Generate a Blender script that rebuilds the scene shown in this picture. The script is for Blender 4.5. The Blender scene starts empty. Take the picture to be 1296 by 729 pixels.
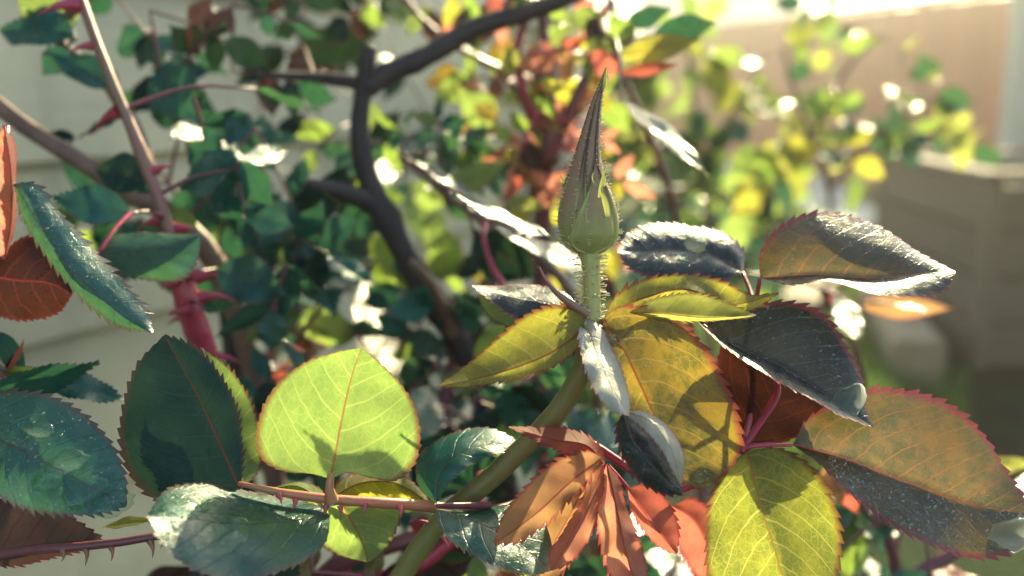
import bpy, math, random
import numpy as np
from mathutils import Vector, Matrix

# ------------------------------------------------------------------ camera, sky, sun, exposure
SC = bpy.context.scene
COL = SC.collection
CAM_Z, FPX, PITCH = 0.90, 1272.0, math.radians(11.7)
C0 = np.array([0.0, 0.0, CAM_Z])
FW = np.array([0.0, math.cos(PITCH), -math.sin(PITCH)])
RT = np.array([1.0, 0.0, 0.0])
UP = np.array([0.0, math.sin(PITCH), math.cos(PITCH)])

cam_d = bpy.data.cameras.new('camera')
cam = bpy.data.objects.new('camera', cam_d)
COL.objects.link(cam)
cam.location = (0, 0, CAM_Z)
cam.rotation_euler = (math.pi / 2 - PITCH, 0, 0)
cam_d.sensor_width = 36.0
cam_d.lens = 36.0 * FPX / 1296.0
cam_d.clip_start = 0.01
cam_d.clip_end = 400.0
cam_d.dof.use_dof = True
cam_d.dof.focus_distance = 0.226
cam_d.dof.aperture_fstop = cam_d.lens / 4.0
SC.camera = cam

SUN = RT * 0.50 + UP * 1.0 + FW * 1.0
SUN = SUN / np.linalg.norm(SUN)
sun_el = math.asin(SUN[2])
sun_az = math.atan2(SUN[0], SUN[1])

world = bpy.data.worlds.new('World')
SC.world = world
world.use_nodes = True
wn = world.node_tree
wn.nodes.clear()
w_out = wn.nodes.new('ShaderNodeOutputWorld')
w_bg = wn.nodes.new('ShaderNodeBackground')
w_sky = wn.nodes.new('ShaderNodeTexSky')
w_sky.sky_type = 'NISHITA'
w_sky.sun_disc = False
w_sky.sun_elevation = sun_el
w_sky.sun_rotation = sun_az
w_sky.dust_density = 1.2
w_sky.ozone_density = 1.0
w_bg.inputs['Strength'].default_value = 0.15
wn.links.new(w_sky.outputs[0], w_bg.inputs['Color'])
wn.links.new(w_bg.outputs[0], w_out.inputs['Surface'])

sun_d = bpy.data.lights.new('sun', 'SUN')
sun_d.energy = 5.0
sun_d.angle = math.radians(0.53)
sun_d.color = (1.0, 0.87, 0.57)
sun = bpy.data.objects.new('sun', sun_d)
COL.objects.link(sun)
sun.location = (1, 3, 3)
sun.rotation_euler = Vector(-SUN).to_track_quat('-Z', 'Y').to_euler()

SC.view_settings.view_transform = 'Standard'
SC.view_settings.look = 'None'
SC.view_settings.gamma = 1.0
SC.view_settings.use_curve_mapping = False
SC.view_settings.exposure = 1.7
SC.view_settings.use_white_balance = True
SC.view_settings.white_balance_temperature = 7100
SC.view_settings.white_balance_tint = 0
SC.render.engine = 'CYCLES'
SC.cycles.use_denoising = True
SC.cycles.use_adaptive_sampling = True
SC.cycles.adaptive_threshold = 0.025
SC.cycles.max_bounces = 8
SC.cycles.transparent_max_bounces = 8
SC.cycles.sample_clamp_indirect = 6.0
SC.cycles.sample_clamp_direct = 60.0
SC.cycles.caustics_reflective = False
SC.cycles.caustics_refractive = False

rng = random.Random(7)

# ------------------------------------------------------------------ pixel helpers (photo pixels + distance in cm -> metres)
def P(x, y, d):
    d = d * 0.01
    return C0 + FW * d + RT * ((x - 648.0) / FPX * d) + UP * ((364.5 - y) / FPX * d)

def G(x, y, z=0.0):
    v = FW + RT * ((x - 648.0) / FPX) + UP * ((364.5 - y) / FPX)
    t = (z - CAM_Z) / v[2]
    return C0 + v * t

# ------------------------------------------------------------------ object helpers
def tag(o, label=None, cat=None, group=None, kind=None):
    if label: o['label'] = label
    if cat: o['category'] = cat
    if group: o['group'] = group
    if kind: o['kind'] = kind
    return o

def empty(name, loc, label, cat, group=None):
    o = bpy.data.objects.new(name, None)
    o.empty_display_size = 0.02
    COL.objects.link(o)
    o.location = Vector(loc)
    return tag(o, label, cat, group)

def link(name, me, mat=None, parent=None, M=None):
    o = bpy.data.objects.new(name, me)
    COL.objects.link(o)
    if mat is not None:
        if len(me.materials) == 0:
            me.materials.append(mat)
        o.material_slots[0].link = 'OBJECT'
        o.material_slots[0].material = mat
    if parent is not None:
        o.parent = parent
        if parent.type == 'EMPTY':
            o.matrix_parent_inverse = Matrix.Translation(-Vector(parent.location))
    if M is not None:
        o.matrix_basis = M
    return o

def mesh(name, V, F, uv=None, metric=None, smooth=True):
    me = bpy.data.meshes.new(name)
    V = np.asarray(V, dtype=float)
    me.from_pydata(V.tolist(), [], [list(map(int, f)) for f in F])
    if smooth:
        me.polygons.foreach_set('use_smooth', [True] * len(me.polygons))
    if uv is not None:
        li = np.empty(len(me.loops), dtype=np.int32)
        me.loops.foreach_get('vertex_index', li)
        lay = me.uv_layers.new(name='uv')
        lay.data.foreach_set('uv', np.asarray(uv, dtype=np.float32)[li].ravel())
        if metric is not None:
            lay2 = me.uv_layers.new(name='metric')
            lay2.data.foreach_set('uv', np.asarray(metric, dtype=np.float32)[li].ravel())
    me.update()
    return me

def catmull(pts, ts):
    """chord-length Catmull-Rom through pts, evaluated at fractions ts in 0..1"""
    p = np.asarray(pts, dtype=float)
    if len(p) == 2:
        return p[0] + (p[1] - p[0]) * np.asarray(ts)[:, None]
    seg = np.linalg.norm(np.diff(p, axis=0), axis=1) ** 0.8 + 1e-9
    k = np.concatenate([[0], np.cumsum(seg)]); k /= k[-1]
    m = np.zeros_like(p)
    m[1:-1] = ((p[1:-1] - p[:-2]) / (k[1:-1] - k[:-2])[:, None] * (k[2:] - k[1:-1])[:, None]
               + (p[2:] - p[1:-1]) / (k[2:] - k[1:-1])[:, None] * (k[1:-1] - k[:-2])[:, None]) / (k[2:] - k[:-2])[:, None]
    m[0] = (p[1] - p[0]) / (k[1] - k[0]); m[-1] = (p[-1] - p[-2]) / (k[-1] - k[-2])
    out = []
    for t in ts:
        i = min(max(int(np.searchsorted(k, t, side='right') - 1), 0), len(p) - 2)
        h = k[i + 1] - k[i]; s = (t - k[i]) / h
        out.append((2*s**3 - 3*s**2 + 1) * p[i] + (s**3 - 2*s**2 + s) * h * m[i] + (-2*s**3 + 3*s**2) * p[i+1] + (s**3 - s**2) * h * m[i+1])
    return np.array(out)

def tube_data(pts, radii, n=10, step=None, rough=0.0, cap=True, seed=0):
    r0 = random.Random(seed)
    pts = np.asarray(pts, dtype=float)
    k = step or max(6, (len(pts) - 1) * 6)
    ts = np.linspace(0, 1, k + 1)
    c = catmull(pts, ts)
    rad = np.interp(ts, np.linspace(0, 1, len(radii)), radii)
    if rough > .04 and k > 30:                       # swollen nodes along a cane
        for tn in [r0.uniform(.15, 1) for _ in range(9)]:
            rad = rad * (1 + r0.uniform(.12, .35) * np.exp(-((ts - tn) / (.6 / k + .004)) ** 2))
    V, F = [], []
    T = np.gradient(c, axis=0); T /= np.linalg.norm(T, axis=1)[:, None] + 1e-12
    a = np.cross(T[0], [0.31, 0.77, 0.55]); a /= np.linalg.norm(a)
    for i in range(k + 1):
        a = a - T[i] * np.dot(a, T[i]); a /= np.linalg.norm(a) + 1e-12
        b = np.cross(T[i], a)
        for j in range(n):
            th = 2 * math.pi * j / n
            rr = rad[i] * (1 + rough * (r0.random() - 0.5))
            V.append(c[i] + (a * math.cos(th) + b * math.sin(th)) * rr)
    for i in range(k):
        for j in range(n):
            F.append((i*n + j, i*n + (j+1) % n, (i+1)*n + (j+1) % n, (i+1)*n + j))
    if cap:
        V.append(c[-1] + T[-1] * rad[-1] * 0.5); q = len(V) - 1
        for j in range(n): F.append((k*n + j, k*n + (j+1) % n, q))
    uv = [(i / k, j / n) for i in range(k + 1) for j in range(n)] + ([(1, 0)] if cap else [])
    return np.array(V), F, uv, c

def tube(name, pts, radii, mat, parent=None, n=10, step=None, rough=0.0, seed=0):
    V, F, uv, c = tube_data(pts, radii, n, step, rough, True, seed)
    o = link(name, mesh(name, V, F, uv), mat, parent)
    return o, c

# ------------------------------------------------------------------ node helpers
class NT:
    def __init__(self, mat):
        mat.use_nodes = True
        self.t = mat.node_tree
        self.t.nodes.clear()
        self.out = self.t.nodes.new('ShaderNodeOutputMaterial')
    def n(self, kind, **kw):
        nd = self.t.nodes.new('ShaderNode' + kind)
        for a, b in kw.items(): setattr(nd, a, b)
        return nd
    def put(self, sock, v):
        if isinstance(v, bpy.types.NodeSocket): self.t.links.new(v, sock)
        elif isinstance(v, (tuple, list)) and len(v) == 3 and sock.type == 'RGBA': sock.default_value = (*v, 1)
        else: sock.default_value = v
    def m(self, op, a, b=0.0, c=None, clamp=False):
        nd = self.n('Math', operation=op, use_clamp=clamp)
        self.put(nd.inputs[0], a); self.put(nd.inputs[1], b)
        if c is not None: self.put(nd.inputs[2], c)
        return nd.outputs[0]
    def mix(self, f, a, b):
        nd = self.n('Mix', data_type='RGBA')
        self.put(nd.inputs[0], f); self.put(nd.inputs[6], a); self.put(nd.inputs[7], b)
        return nd.outputs[2]
    def ramp(self, v, lo, hi, a=0.0, b=1.0):
        nd = self.n('MapRange', interpolation_type='SMOOTHSTEP')
        self.put(nd.inputs[0], v); nd.inputs[1].default_value = lo; nd.inputs[2].default_value = hi
        nd.inputs[3].default_value = a; nd.inputs[4].default_value = b
        return nd.outputs[0]
    def noise(self, scale, detail=3.0, vec=None, rough=0.55):
        nd = self.n('TexNoise'); nd.inputs['Scale'].default_value = scale
        nd.inputs['Detail'].default_value = detail; nd.inputs['Roughness'].default_value = rough
        if vec is not None: self.put(nd.inputs['Vector'], vec)
        return nd.outputs[0]
    def voro(self, scale, vec, feature='DISTANCE_TO_EDGE'):
        nd = self.n('TexVoronoi', feature=feature); nd.inputs['Scale'].default_value = scale
        self.put(nd.inputs['Vector'], vec)
        return nd.outputs['Distance']
    def pos(self):
        return self.n('NewGeometry').outputs['Position']

def new_mat(name):
    m = bpy.data.materials.new(name)
    return m, NT(m)

def leaf_mat(name, top, under, trans, vein, rib, edge, tfac=0.5, rough=0.38, spec=0.5, wet=0.0, blotch=None, net=1.0, bump=1.0, vt=None, t2=None):
    """rose leaflet: pinnate and net veins from the leaf's own coordinates, waxy top, matt underside, light passes through"""
    mat, k = new_mat(name)
    uv = k.n('UVMap', uv_map='uv').outputs[0]
    me_ = k.n('UVMap', uv_map='metric').outputs[0]
    s1 = k.n('SeparateXYZ'); k.put(s1.inputs[0], uv); u, v = s1.outputs[0], s1.outputs[1]
    s2 = k.n('SeparateXYZ'); k.put(s2.inputs[0], me_); x, y = s2.outputs[0], s2.outputs[1]
    oi = k.n('ObjectInfo').outputs['Random']
    off = k.n('CombineXYZ'); k.put(off.inputs[2], k.m('MULTIPLY', oi, 37.0))
    vadd = k.n('VectorMath', operation='ADD'); k.put(vadd.inputs[0], me_); k.put(vadd.inputs[1], off.outputs[0])
    mv = vadd.outputs[0]
    ay = k.m('ABSOLUTE', y)
    av = k.m('ABSOLUTE', v)
    # wobble so that veins are not ruler lines
    wob = k.m('MULTIPLY', k.m('SUBTRACT', k.noise(2.3, 2, mv), 0.5), 0.14)
    # midrib
    ribw = k.m('MULTIPLY_ADD', u, -0.022, 0.034)
    rib_m = k.m('SUBTRACT', 1.0, k.ramp(k.m('DIVIDE', ay, ribw), 0.5, 1.5))
    # lateral veins, curving forward to the margin; the two sides alternate
    side = k.m('MULTIPLY', k.m('SIGN', y), 0.25)
    t = k.m('SUBTRACT', x, k.m('MULTIPLY', ay, 0.62))
    t = k.m('SUBTRACT', t, k.m('MULTIPLY', k.m('MULTIPLY', ay, ay), 0.18))
    t = k.m('ADD', t, wob)
    t = k.m('ADD', k.m('MULTIPLY', t, 2.05), side)
    fr = k.m('ABSOLUTE', k.m('SUBTRACT', k.m('FRACT', t), 0.5))
    latw = k.m('MULTIPLY_ADD', av, -0.026, 0.050)
    lat = k.m('SUBTRACT', 1.0, k.ramp(k.m('DIVIDE', fr, latw), 0.4, 1.6))
    # net veins
    nv = k.n('TexNoise'); nv.inputs['Scale'].default_value = 5.0; k.put(nv.inputs['Vector'], mv)
    dv = k.n('VectorMath', operation='SCALE'); k.put(dv.inputs[0], nv.outputs['Color']); dv.inputs['Scale'].default_value = 0.12
    nvv = k.n('VectorMath', operation='ADD'); k.put(nvv.inputs[0], mv); k.put(nvv.inputs[1], dv.outputs[0])
    n1 = k.m('SUBTRACT', 1.0, k.ramp(k.voro(5.2, nvv.outputs[0]), 0.01, 0.06))
    n2 = k.m('SUBTRACT', 1.0, k.ramp(k.voro(12.5, nvv.outputs[0]), 0.02, 0.13))
    netm = k.m('MAXIMUM', k.m('MULTIPLY', n1, 0.50 * net), k.m('MULTIPLY', n2, 0.22 * net))
    vm = k.m('MAXIMUM', k.m('MULTIPLY', lat, 0.95), netm, clamp=True)
    back = k.n('NewGeometry').outputs['Backfacing']
    # colour variation of the blade itself
    nz = k.noise(1.3, 4, mv)
    dn = k.ramp(nz, 0.3, 0.72)
    f_b = k.m('MULTIPLY', dn, 0.6)
    bl = blotch or tuple(c * 0.6 for c in top)
    topc = k.mix(f_b, top, bl)
    undc = k.mix(f_b, under, tuple(0.5 * (a + b) for a, b in zip(under, bl)))
    base = k.mix(back, topc, undc)
    hs = k.n('HueSaturation'); k.put(hs.inputs['Color'], base)
    k.put(hs.inputs['Value'], k.m('MULTIPLY_ADD', oi, 0.5, 0.75))
    base = hs.outputs[0]
    base = k.mix(k.m('MULTIPLY', vm, 0.55), base, vein)
    mot = k.m('MULTIPLY_ADD', k.noise(3.2, 5, mv, .65), .55, k.m('MULTIPLY', k.noise(1.1, 2, mv), .45))
    tb = k.mix(k.ramp(mot, .40, .60), trans, t2 or tuple(0.62 * a + 0.38 * b * 2.0 for a, b in zip(trans, bl)))
    tb = k.mix(k.m('MULTIPLY', vm, 0.75), tb, vt or vein)
    em = k.ramp(av, 0.90, 1.0)
    em2 = k.m('MULTIPLY', em, 0.85)
    base = k.mix(k.m('MULTIPLY', rib_m, 0.9), base, rib); tb = k.mix(k.m('MULTIPLY', rib_m, 0.85), tb, rib)
    base = k.mix(em2, base, edge); tb = k.mix(em2, tb, edge)
    # relief: sunken veins, blade pillows, beads of water
    h = k.m('MULTIPLY_ADD', lat, -0.5, k.m('MULTIPLY', netm, -0.22))
    h = k.m('SUBTRACT', h, k.m('MULTIPLY', rib_m, 0.8))
    h = k.m('ADD', h, k.m('MULTIPLY', k.noise(7, 3, mv), 0.35))
    if wet:
        w1 = k.voro(17.0, mv, 'F1')
        w2 = k.voro(3.8, mv, 'SMOOTH_F1')
        bead = k.m('MULTIPLY', k.m('SUBTRACT', 1.0, k.ramp(w1, 0.0, 0.5)), 0.20 * wet)
        pool = k.m('MULTIPLY', k.m('SUBTRACT', 1.0, k.ramp(w2, 0.0, 0.6)), 0.35 * wet)
        h = k.m('ADD', h, k.m('ADD', bead, pool))
    bp = k.n('Bump'); bp.inputs['Strength'].default_value = 0.55 * bump; bp.inputs['Distance'].default_value = 0.00035
    k.put(bp.inputs['Height'], h)
    pr = k.n('BsdfPrincipled')
    k.put(pr.inputs['Base Color'], base)
    rn = k.noise(2.2, 4, mv)
    r_top = k.ramp(rn, 0.35, 0.65, rough * 0.6, rough * 1.25)
    k.put(pr.inputs['Roughness'], k.m('MAXIMUM', r_top, k.m('MULTIPLY', back, 0.62)))
    k.put(pr.inputs['Specular IOR Level'], k.m('MULTIPLY_ADD', back, -spec * .75, spec))
    k.put(pr.inputs['Normal'], bp.outputs[0])
    tr = k.n('BsdfTranslucent'); k.put(tr.inputs['Color'], tb); 
    mx = k.n('MixShader'); mx.inputs[0].default_value = tfac
    k.t.links.new(pr.outputs[0], mx.inputs[1]); k.t.links.new(tr.outputs[0], mx.inputs[2])
    k.t.links.new(mx.outputs[0], k.out.inputs[0])
    return mat

# top, underside, transmitted, vein, rib, edge
M = {}
M['green']  = leaf_mat('leaf_green', (.050,.115,.045), (.13,.17,.08), (.30,.46,.06), (.16,.22,.08), (.20,.10,.05), (.16,.045,.03), .48, .40, vt=(.52,.64,.18))
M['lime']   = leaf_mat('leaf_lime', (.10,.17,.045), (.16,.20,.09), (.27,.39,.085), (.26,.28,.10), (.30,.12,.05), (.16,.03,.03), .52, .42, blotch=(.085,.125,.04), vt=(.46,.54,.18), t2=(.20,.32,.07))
M['teal']   = leaf_mat('leaf_deep', (.010,.078,.068), (.05,.13,.10), (.06,.19,.06), (.030,.085,.07), (.05,.07,.05), (.08,.05,.04), .24, .36, .38)
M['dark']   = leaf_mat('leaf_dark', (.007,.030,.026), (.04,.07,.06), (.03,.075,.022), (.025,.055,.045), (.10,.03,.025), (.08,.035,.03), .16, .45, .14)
M['wet']    = leaf_mat('leaf_wet', (.016,.082,.066), (.06,.13,.10), (.10,.26,.07), (.04,.09,.065), (.07,.06,.045), (.10,.05,.04), .26, .34, .62, wet=.8)
M['bronze'] = leaf_mat('leaf_bronze', (.080,.068,.028), (.13,.105,.055), (.40,.27,.03), (.22,.17,.06), (.24,.055,.03), (.24,.022,.04), .48, .36, .5, blotch=(.06,.07,.024), vt=(.46,.33,.10), t2=(.13,.135,.025))
M['olive']  = leaf_mat('leaf_olive', (.085,.095,.028), (.15,.14,.06), (.60,.55,.05), (.28,.25,.08), (.26,.08,.04), (.26,.022,.035), .52, .40, .5, blotch=(.10,.075,.025), vt=(.76,.70,.22), t2=(.42,.44,.05))
M['bronze_wet'] = leaf_mat('leaf_bronze_wet', (.045,.052,.040), (.10,.09,.05), (.25,.165,.035), (.13,.07,.045), (.34,.085,.05), (.26,.03,.055), .38, .34, .55, wet=.8, blotch=(.040,.048,.035), vt=(.40,.17,.085), t2=(.11,.115,.03))
M['slate']  = leaf_mat('leaf_slate', (.022,.036,.038), (.10,.05,.035), (.08,.065,.03), (.05,.065,.06), (.10,.06,.05), (.22,.05,.06), .16, .36, .32, wet=.9, blotch=(.03,.03,.034))
M['maroon'] = leaf_mat('leaf_maroon', (.050,.026,.024), (.095,.066,.056), (.050,.024,.018), (.07,.03,.022), (.20,.04,.035), (.10,.02,.025), .32, .42, .4, vt=(.05,.02,.014))
M['red']    = leaf_mat('leaf_red', (.20,.070,.050), (.22,.09,.065), (.76,.18,.13), (.26,.09,.05), (.30,.05,.06), (.34,.030,.055), .46, .40, .45, blotch=(.18,.030,.035), net=.5, vt=(.60,.20,.08))
M['orange'] = leaf_mat('leaf_orange', (.25,.12,.065), (.26,.13,.08), (.74,.37,.19), (.32,.15,.06), (.30,.06,.06), (.36,.045,.06), .48, .42, .45, blotch=(.24,.06,.04), net=.5, vt=(.74,.36,.12), t2=(.52,.33,.13))
M['crimson']= leaf_mat('leaf_crimson', (.20,.028,.038), (.22,.045,.05), (.62,.07,.06), (.28,.05,.05), (.36,.05,.06), (.42,.06,.07), .42, .35, .55, net=.5)
M['yellow'] = leaf_mat('leaf_yellow', (.15,.17,.05), (.18,.19,.07), (.54,.57,.13), (.28,.28,.08), (.2,.12,.05), (.24,.12,.05), .55, .38)

M['rose']   = leaf_mat('leaf_rose', (.26,.11,.085), (.30,.14,.11), (.78,.25,.21), (.34,.14,.11), (.34,.07,.07), (.38,.05,.07), .48, .40, .5, blotch=(.24,.06,.06), net=.5, vt=(.72,.34,.2), t2=(.58,.30,.17))
M['moss']   = leaf_mat('leaf_moss', (.08,.11,.03), (.14,.15,.06), (.34,.37,.045), (.26,.26,.08), (.30,.16,.05), (.16,.03,.03), .52, .40, .5, blotch=(.08,.08,.03), vt=(.62,.58,.16), t2=(.20,.24,.035))
M['plum']   = leaf_mat('leaf_plum', (.030,.016,.014), (.040,.020,.018), (.060,.018,.010), (.10,.025,.02), (.24,.03,.03), (.12,.02,.025), .30, .42, .3, vt=(.16,.035,.02))
M['pale']   = leaf_mat('leaf_pale_sunlit', (.30,.29,.22), (.32,.30,.23), (.30,.26,.12), (.36,.34,.24), (.30,.16,.10), (.34,.10,.11), .22, .55, .4, blotch=(.26,.24,.23))  # sunlit white put into the blade colour, alike on both sides
M['gloss']  = leaf_mat('leaf_gloss', (.10,.15,.08), (.12,.16,.09), (.36,.42,.08), (.12,.16,.08), (.12,.12,.06), (.14,.10,.05), .35, .26, 1.0, bump=.35)

def stem_mat(name, a, b, scale=60.0, rough=0.45, bump=0.4, trans=0.0):
    mat, k = new_mat(name)
    pos = k.pos()
    st = k.n('Mapping'); k.put(st.inputs[0], pos); st.inputs['Scale'].default_value = (1, 1, 0.25)
    n = k.noise(scale, 4, st.outputs[0])
    n2 = k.noise(scale * 6, 3, pos)
    pr = k.n('BsdfPrincipled')
    k.put(pr.inputs['Base Color'], k.mix(k.ramp(k.m('MULTIPLY_ADD', n2, 0.3, k.m('MULTIPLY', n, 0.7)), 0.35, 0.65), a, b))
    pr.inputs['Roughness'].default_value = rough
    bp = k.n('Bump'); bp.inputs['Strength'].default_value = bump; bp.inputs['Distance'].default_value = 0.0008
    k.put(bp.inputs['Height'], k.m('ADD', n, k.m('MULTIPLY', n2, 0.4))); k.put(pr.inputs['Normal'], bp.outputs[0])
    if trans:
        pr.inputs['Subsurface Weight'].default_value = trans
        pr.inputs['Subsurface Radius'].default_value = (.004, .003, .001)
        pr.inputs['Subsurface Scale'].default_value = 0.5
    k.t.links.new(pr.outputs[0], k.out.inputs[0])
    return mat

S = {}
S['green'] = stem_mat('stem_green', (.33,.37,.10), (.36,.32,.11), trans=.15)
S['olive'] = stem_mat('stem_olive', (.15,.17,.055), (.19,.15,.06), trans=.15)
S['pink']  = stem_mat('stem_pink', (.27,.095,.08), (.19,.10,.065), rough=.4)
S['red']   = stem_mat('stem_red', (.42,.045,.09), (.30,.03,.06), rough=.35)
S['brown'] = stem_mat('stem_brown', (.11,.055,.045), (.20,.12,.085), 45, .55, .6)
S['old']   = stem_mat('stem_old', (.022,.014,.016), (.045,.030,.028), 30, .75, 1.0)
S['wine']  = stem_mat('stem_wine', (.12,.035,.05), (.17,.05,.06), rough=.4)
S['salmon']= stem_mat('stem_salmon', (.46,.13,.08), (.36,.17,.08), rough=.38, trans=.15)

def plain(name, col, rough=.5, noise=None, spec=.4, amount=.35, bump=0.0):
    mat, k = new_mat(name)
    pr = k.n('BsdfPrincipled')
    if noise:
        n = k.noise(noise, 5, k.pos())
        k.put(pr.inputs['Base Color'], k.mix(k.ramp(n, .3, .7), tuple(c * (1 - amount) for c in col), tuple(min(1, c * (1 + amount)) for c in col)))
        if bump:
            bp = k.n('Bump'); bp.inputs['Strength'].default_value = bump; bp.inputs['Distance'].default_value = 0.003
            k.put(bp.inputs['Height'], n); k.put(pr.inputs['Normal'], bp.outputs[0])
    else:
        k.put(pr.inputs['Base Color'], col)
    pr.inputs['Roughness'].default_value = rough
    pr.inputs['Specular IOR Level'].default_value = spec
    k.t.links.new(pr.outputs[0], k.out.inputs[0])
    return mat

def glass(name, rough=0.06):
    mat, k = new_mat(name)
    pr = k.n('BsdfPrincipled')
    pr.inputs['Base Color'].default_value = (.96, .99, .97, 1)
    pr.inputs['Roughness'].default_value = rough
    pr.inputs['IOR'].default_value = 1.33
    pr.inputs['Transmission Weight'].default_value = 1.0
    k.t.links.new(pr.outputs[0], k.out.inputs[0])
    return mat
LENS = glass('water_lens', .04)
def film(name, rough, tint, milky, mirror=0.0):
    mat, k = new_mat(name)
    tp = k.n('BsdfTransparent'); tp.inputs['Color'].default_value = (*tint, 1)
    gl = k.n('BsdfGlossy'); gl.inputs['Roughness'].default_value = rough
    tl = k.n('BsdfTranslucent'); tl.inputs['Color'].default_value = (.75, .85, .80, 1)
    m1 = k.n('MixShader'); m1.inputs[0].default_value = milky
    k.t.links.new(tp.outputs[0], m1.inputs[1]); k.t.links.new(tl.outputs[0], m1.inputs[2])
    fr = k.n('Fresnel'); fr.inputs['IOR'].default_value = 1.36
    m2 = k.n('MixShader'); k.put(m2.inputs[0], k.m('MULTIPLY', k.m('ADD', fr.outputs[0], mirror), k.m('SUBTRACT', 1.0, k.n('NewGeometry').outputs['Backfacing'])))
    k.t.links.new(m1.outputs[0], m2.inputs[1]); k.t.links.new(gl.outputs[0], m2.inputs[2])
    k.t.links.new(m2.outputs[0], k.out.inputs[0])
    return mat
WATER = film('water_drop', .08, (.86, .95, .90), .06)
DEW = film('water_dew', .14, (.98, .99, .98), .03, .12)
POOL = film('water_pool', .05, (.92, .98, .96), .50)

# ------------------------------------------------------------------ setting
def box_data(c, ax, ay, az, hx, hy, hz, bev=0.0):
    """box centred at c with axes ax, ay, az; a small chamfer along the edges when bev > 0"""
    c, ax, ay, az = [np.asarray(q, dtype=float) for q in (c, ax, ay, az)]
    V, idx = [], {}
    def pt(x, y, z): return c + ax * x + ay * y + az * z
    if not bev:
        V = [pt(sx*hx, sy*hy, sz*hz) for sz in (-1, 1) for sy in (-1, 1) for sx in (-1, 1)]
        return np.array(V), [(0,2,3,1), (4,5,7,6), (0,1,5,4), (2,6,7,3), (0,4,6,2), (1,3,7,5)]
    for sx in (-1, 1):
        for sy in (-1, 1):
            for sz in (-1, 1):
                idx[sx,sy,sz,'x'] = len(V); V.append(pt(sx*hx, sy*(hy-bev), sz*(hz-bev)))
                idx[sx,sy,sz,'y'] = len(V); V.append(pt(sx*(hx-bev), sy*hy, sz*(hz-bev)))
                idx[sx,sy,sz,'z'] = len(V); V.append(pt(sx*(hx-bev), sy*(hy-bev), sz*hz))
    F = []
    for s in (-1, 1):
        F.append([idx[s,a,b,'x'] for a, b in ((-1,-1),(1,-1),(1,1),(-1,1))][::s])
        F.append([idx[a,s,b,'y'] for a, b in ((-1,-1),(-1,1),(1,1),(1,-1))][::s])
        F.append([idx[a,b,s,'z'] for a, b in ((-1,-1),(1,-1),(1,1),(-1,1))][::s])
    for a in (-1, 1):
        for b in (-1, 1):
            F.append([idx[a,b,-1,'x'], idx[a,b,1,'x'], idx[a,b,1,'y'], idx[a,b,-1,'y']])
            F.append([idx[a,-1,b,'x'], idx[a,1,b,'x'], idx[a,1,b,'z'], idx[a,-1,b,'z']])
            F.append([idx[-1,a,b,'y'], idx[1,a,b,'y'], idx[1,a,b,'z'], idx[-1,a,b,'z']])
            for q in (-1, 1): F.append([idx[a,b,q,'x'], idx[a,b,q,'y'], idx[a,b,q,'z']])
    return np.array(V), F

def box(name, c, ax, ay, az, hx, hy, hz, mat, parent=None, bev=0.0):
    V, F = box_data(c, ax, ay, az, hx, hy, hz, bev)
    me = mesh(name, V, F, smooth=False)
    import bmesh
    bm = bmesh.new(); bm.from_mesh(me); bmesh.ops.recalc_face_normals(bm, faces=bm.faces); bm.to_mesh(me); bm.free()
    return link(name, me, mat, parent)

EX, EY, EZ = np.eye(3)

# ground: dark soil and thin turf
gm, k = new_mat('soil_and_turf')
n1 = k.noise(3.5, 6, k.pos()); n2 = k.noise(40, 4, k.pos())
pr = k.n('BsdfPrincipled')
col = k.mix(k.ramp(n1, .42, .58), (.015,.013,.010), (.014,.030,.009))
col = k.mix(k.m('MULTIPLY', k.ramp(n2, .5, .8), .5), col, (.035,.04,.018))
k.put(pr.inputs['Base Color'], col); pr.inputs['Roughness'].default_value = .9; pr.inputs['Specular IOR Level'].default_value = .05
bp = k.n('Bump'); bp.inputs['Strength'].default_value = .8; bp.inputs['Distance'].default_value = .02
k.put(bp.inputs['Height'], n2); k.put(pr.inputs['Normal'], bp.outputs[0])
k.t.links.new(pr.outputs[0], k.out.inputs[0])
gV, gF, gn = [], [], 40
for i in range(gn + 1):
    for j in range(gn + 1):
        x, y = -30 + 60 * i / gn, -14 + 60 * j / gn
        gV.append((x, y, 0))
for i in range(gn):
    for j in range(gn):
        a = i * (gn + 1) + j; gF.append((a, a + gn + 1, a + gn + 2, a + 1))
tag(link('ground', mesh('ground', gV, gF), gm), kind='structure')

# concrete path crossing behind the roses
pm = plain('concrete_pale', (.46,.43,.36), .85, 25, amount=.18, bump=.4)
q = [G(880, 196), G(1000, 203), G(1135, 290), G(1010, 290)]
pV = [(*p[:2], .004) for p in q] + [(*p[:2], .05) for p in q]
tag(link('path', mesh('path', pV, [(4,5,6,7), (0,1,5,4), (1,2,6,5), (2,3,7,6), (3,0,4,7)], smooth=False), pm), kind='structure')

# painted clapboard house wall on the left, running away to the right
wa = math.radians(27.0)
wd = np.array([math.sin(wa), math.cos(wa), 0]); wnn = np.array([math.cos(wa), -math.sin(wa), 0])
w0 = -wnn * 0.52
mat_w, k = new_mat('painted_siding')
pr = k.n('BsdfPrincipled')
mp = k.n('Mapping'); k.put(mp.inputs[0], k.pos()); mp.inputs['Scale'].default_value = (1, 1, 14)
n1 = k.noise(9, 5, mp.outputs[0]); n2 = k.noise(5, 4, k.pos())
k.put(pr.inputs['Base Color'], k.mix(k.ramp(n2, .3, .7), k.mix(n1, (.42,.37,.24), (.56,.50,.34)), (.34,.31,.22)))
mp2 = k.n('Mapping'); k.put(mp2.inputs[0], k.pos()); mp2.inputs['Scale'].default_value = (9, 9, 1.2)
st2 = k.ramp(k.noise(2.0, 6, mp2.outputs[0], .65), .48, .75)
k.put(pr.inputs['Base Color'], k.mix(k.m('MULTIPLY', st2, .55), pr.inputs['Base Color'].links[0].from_socket, (.22,.20,.14)))
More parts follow.
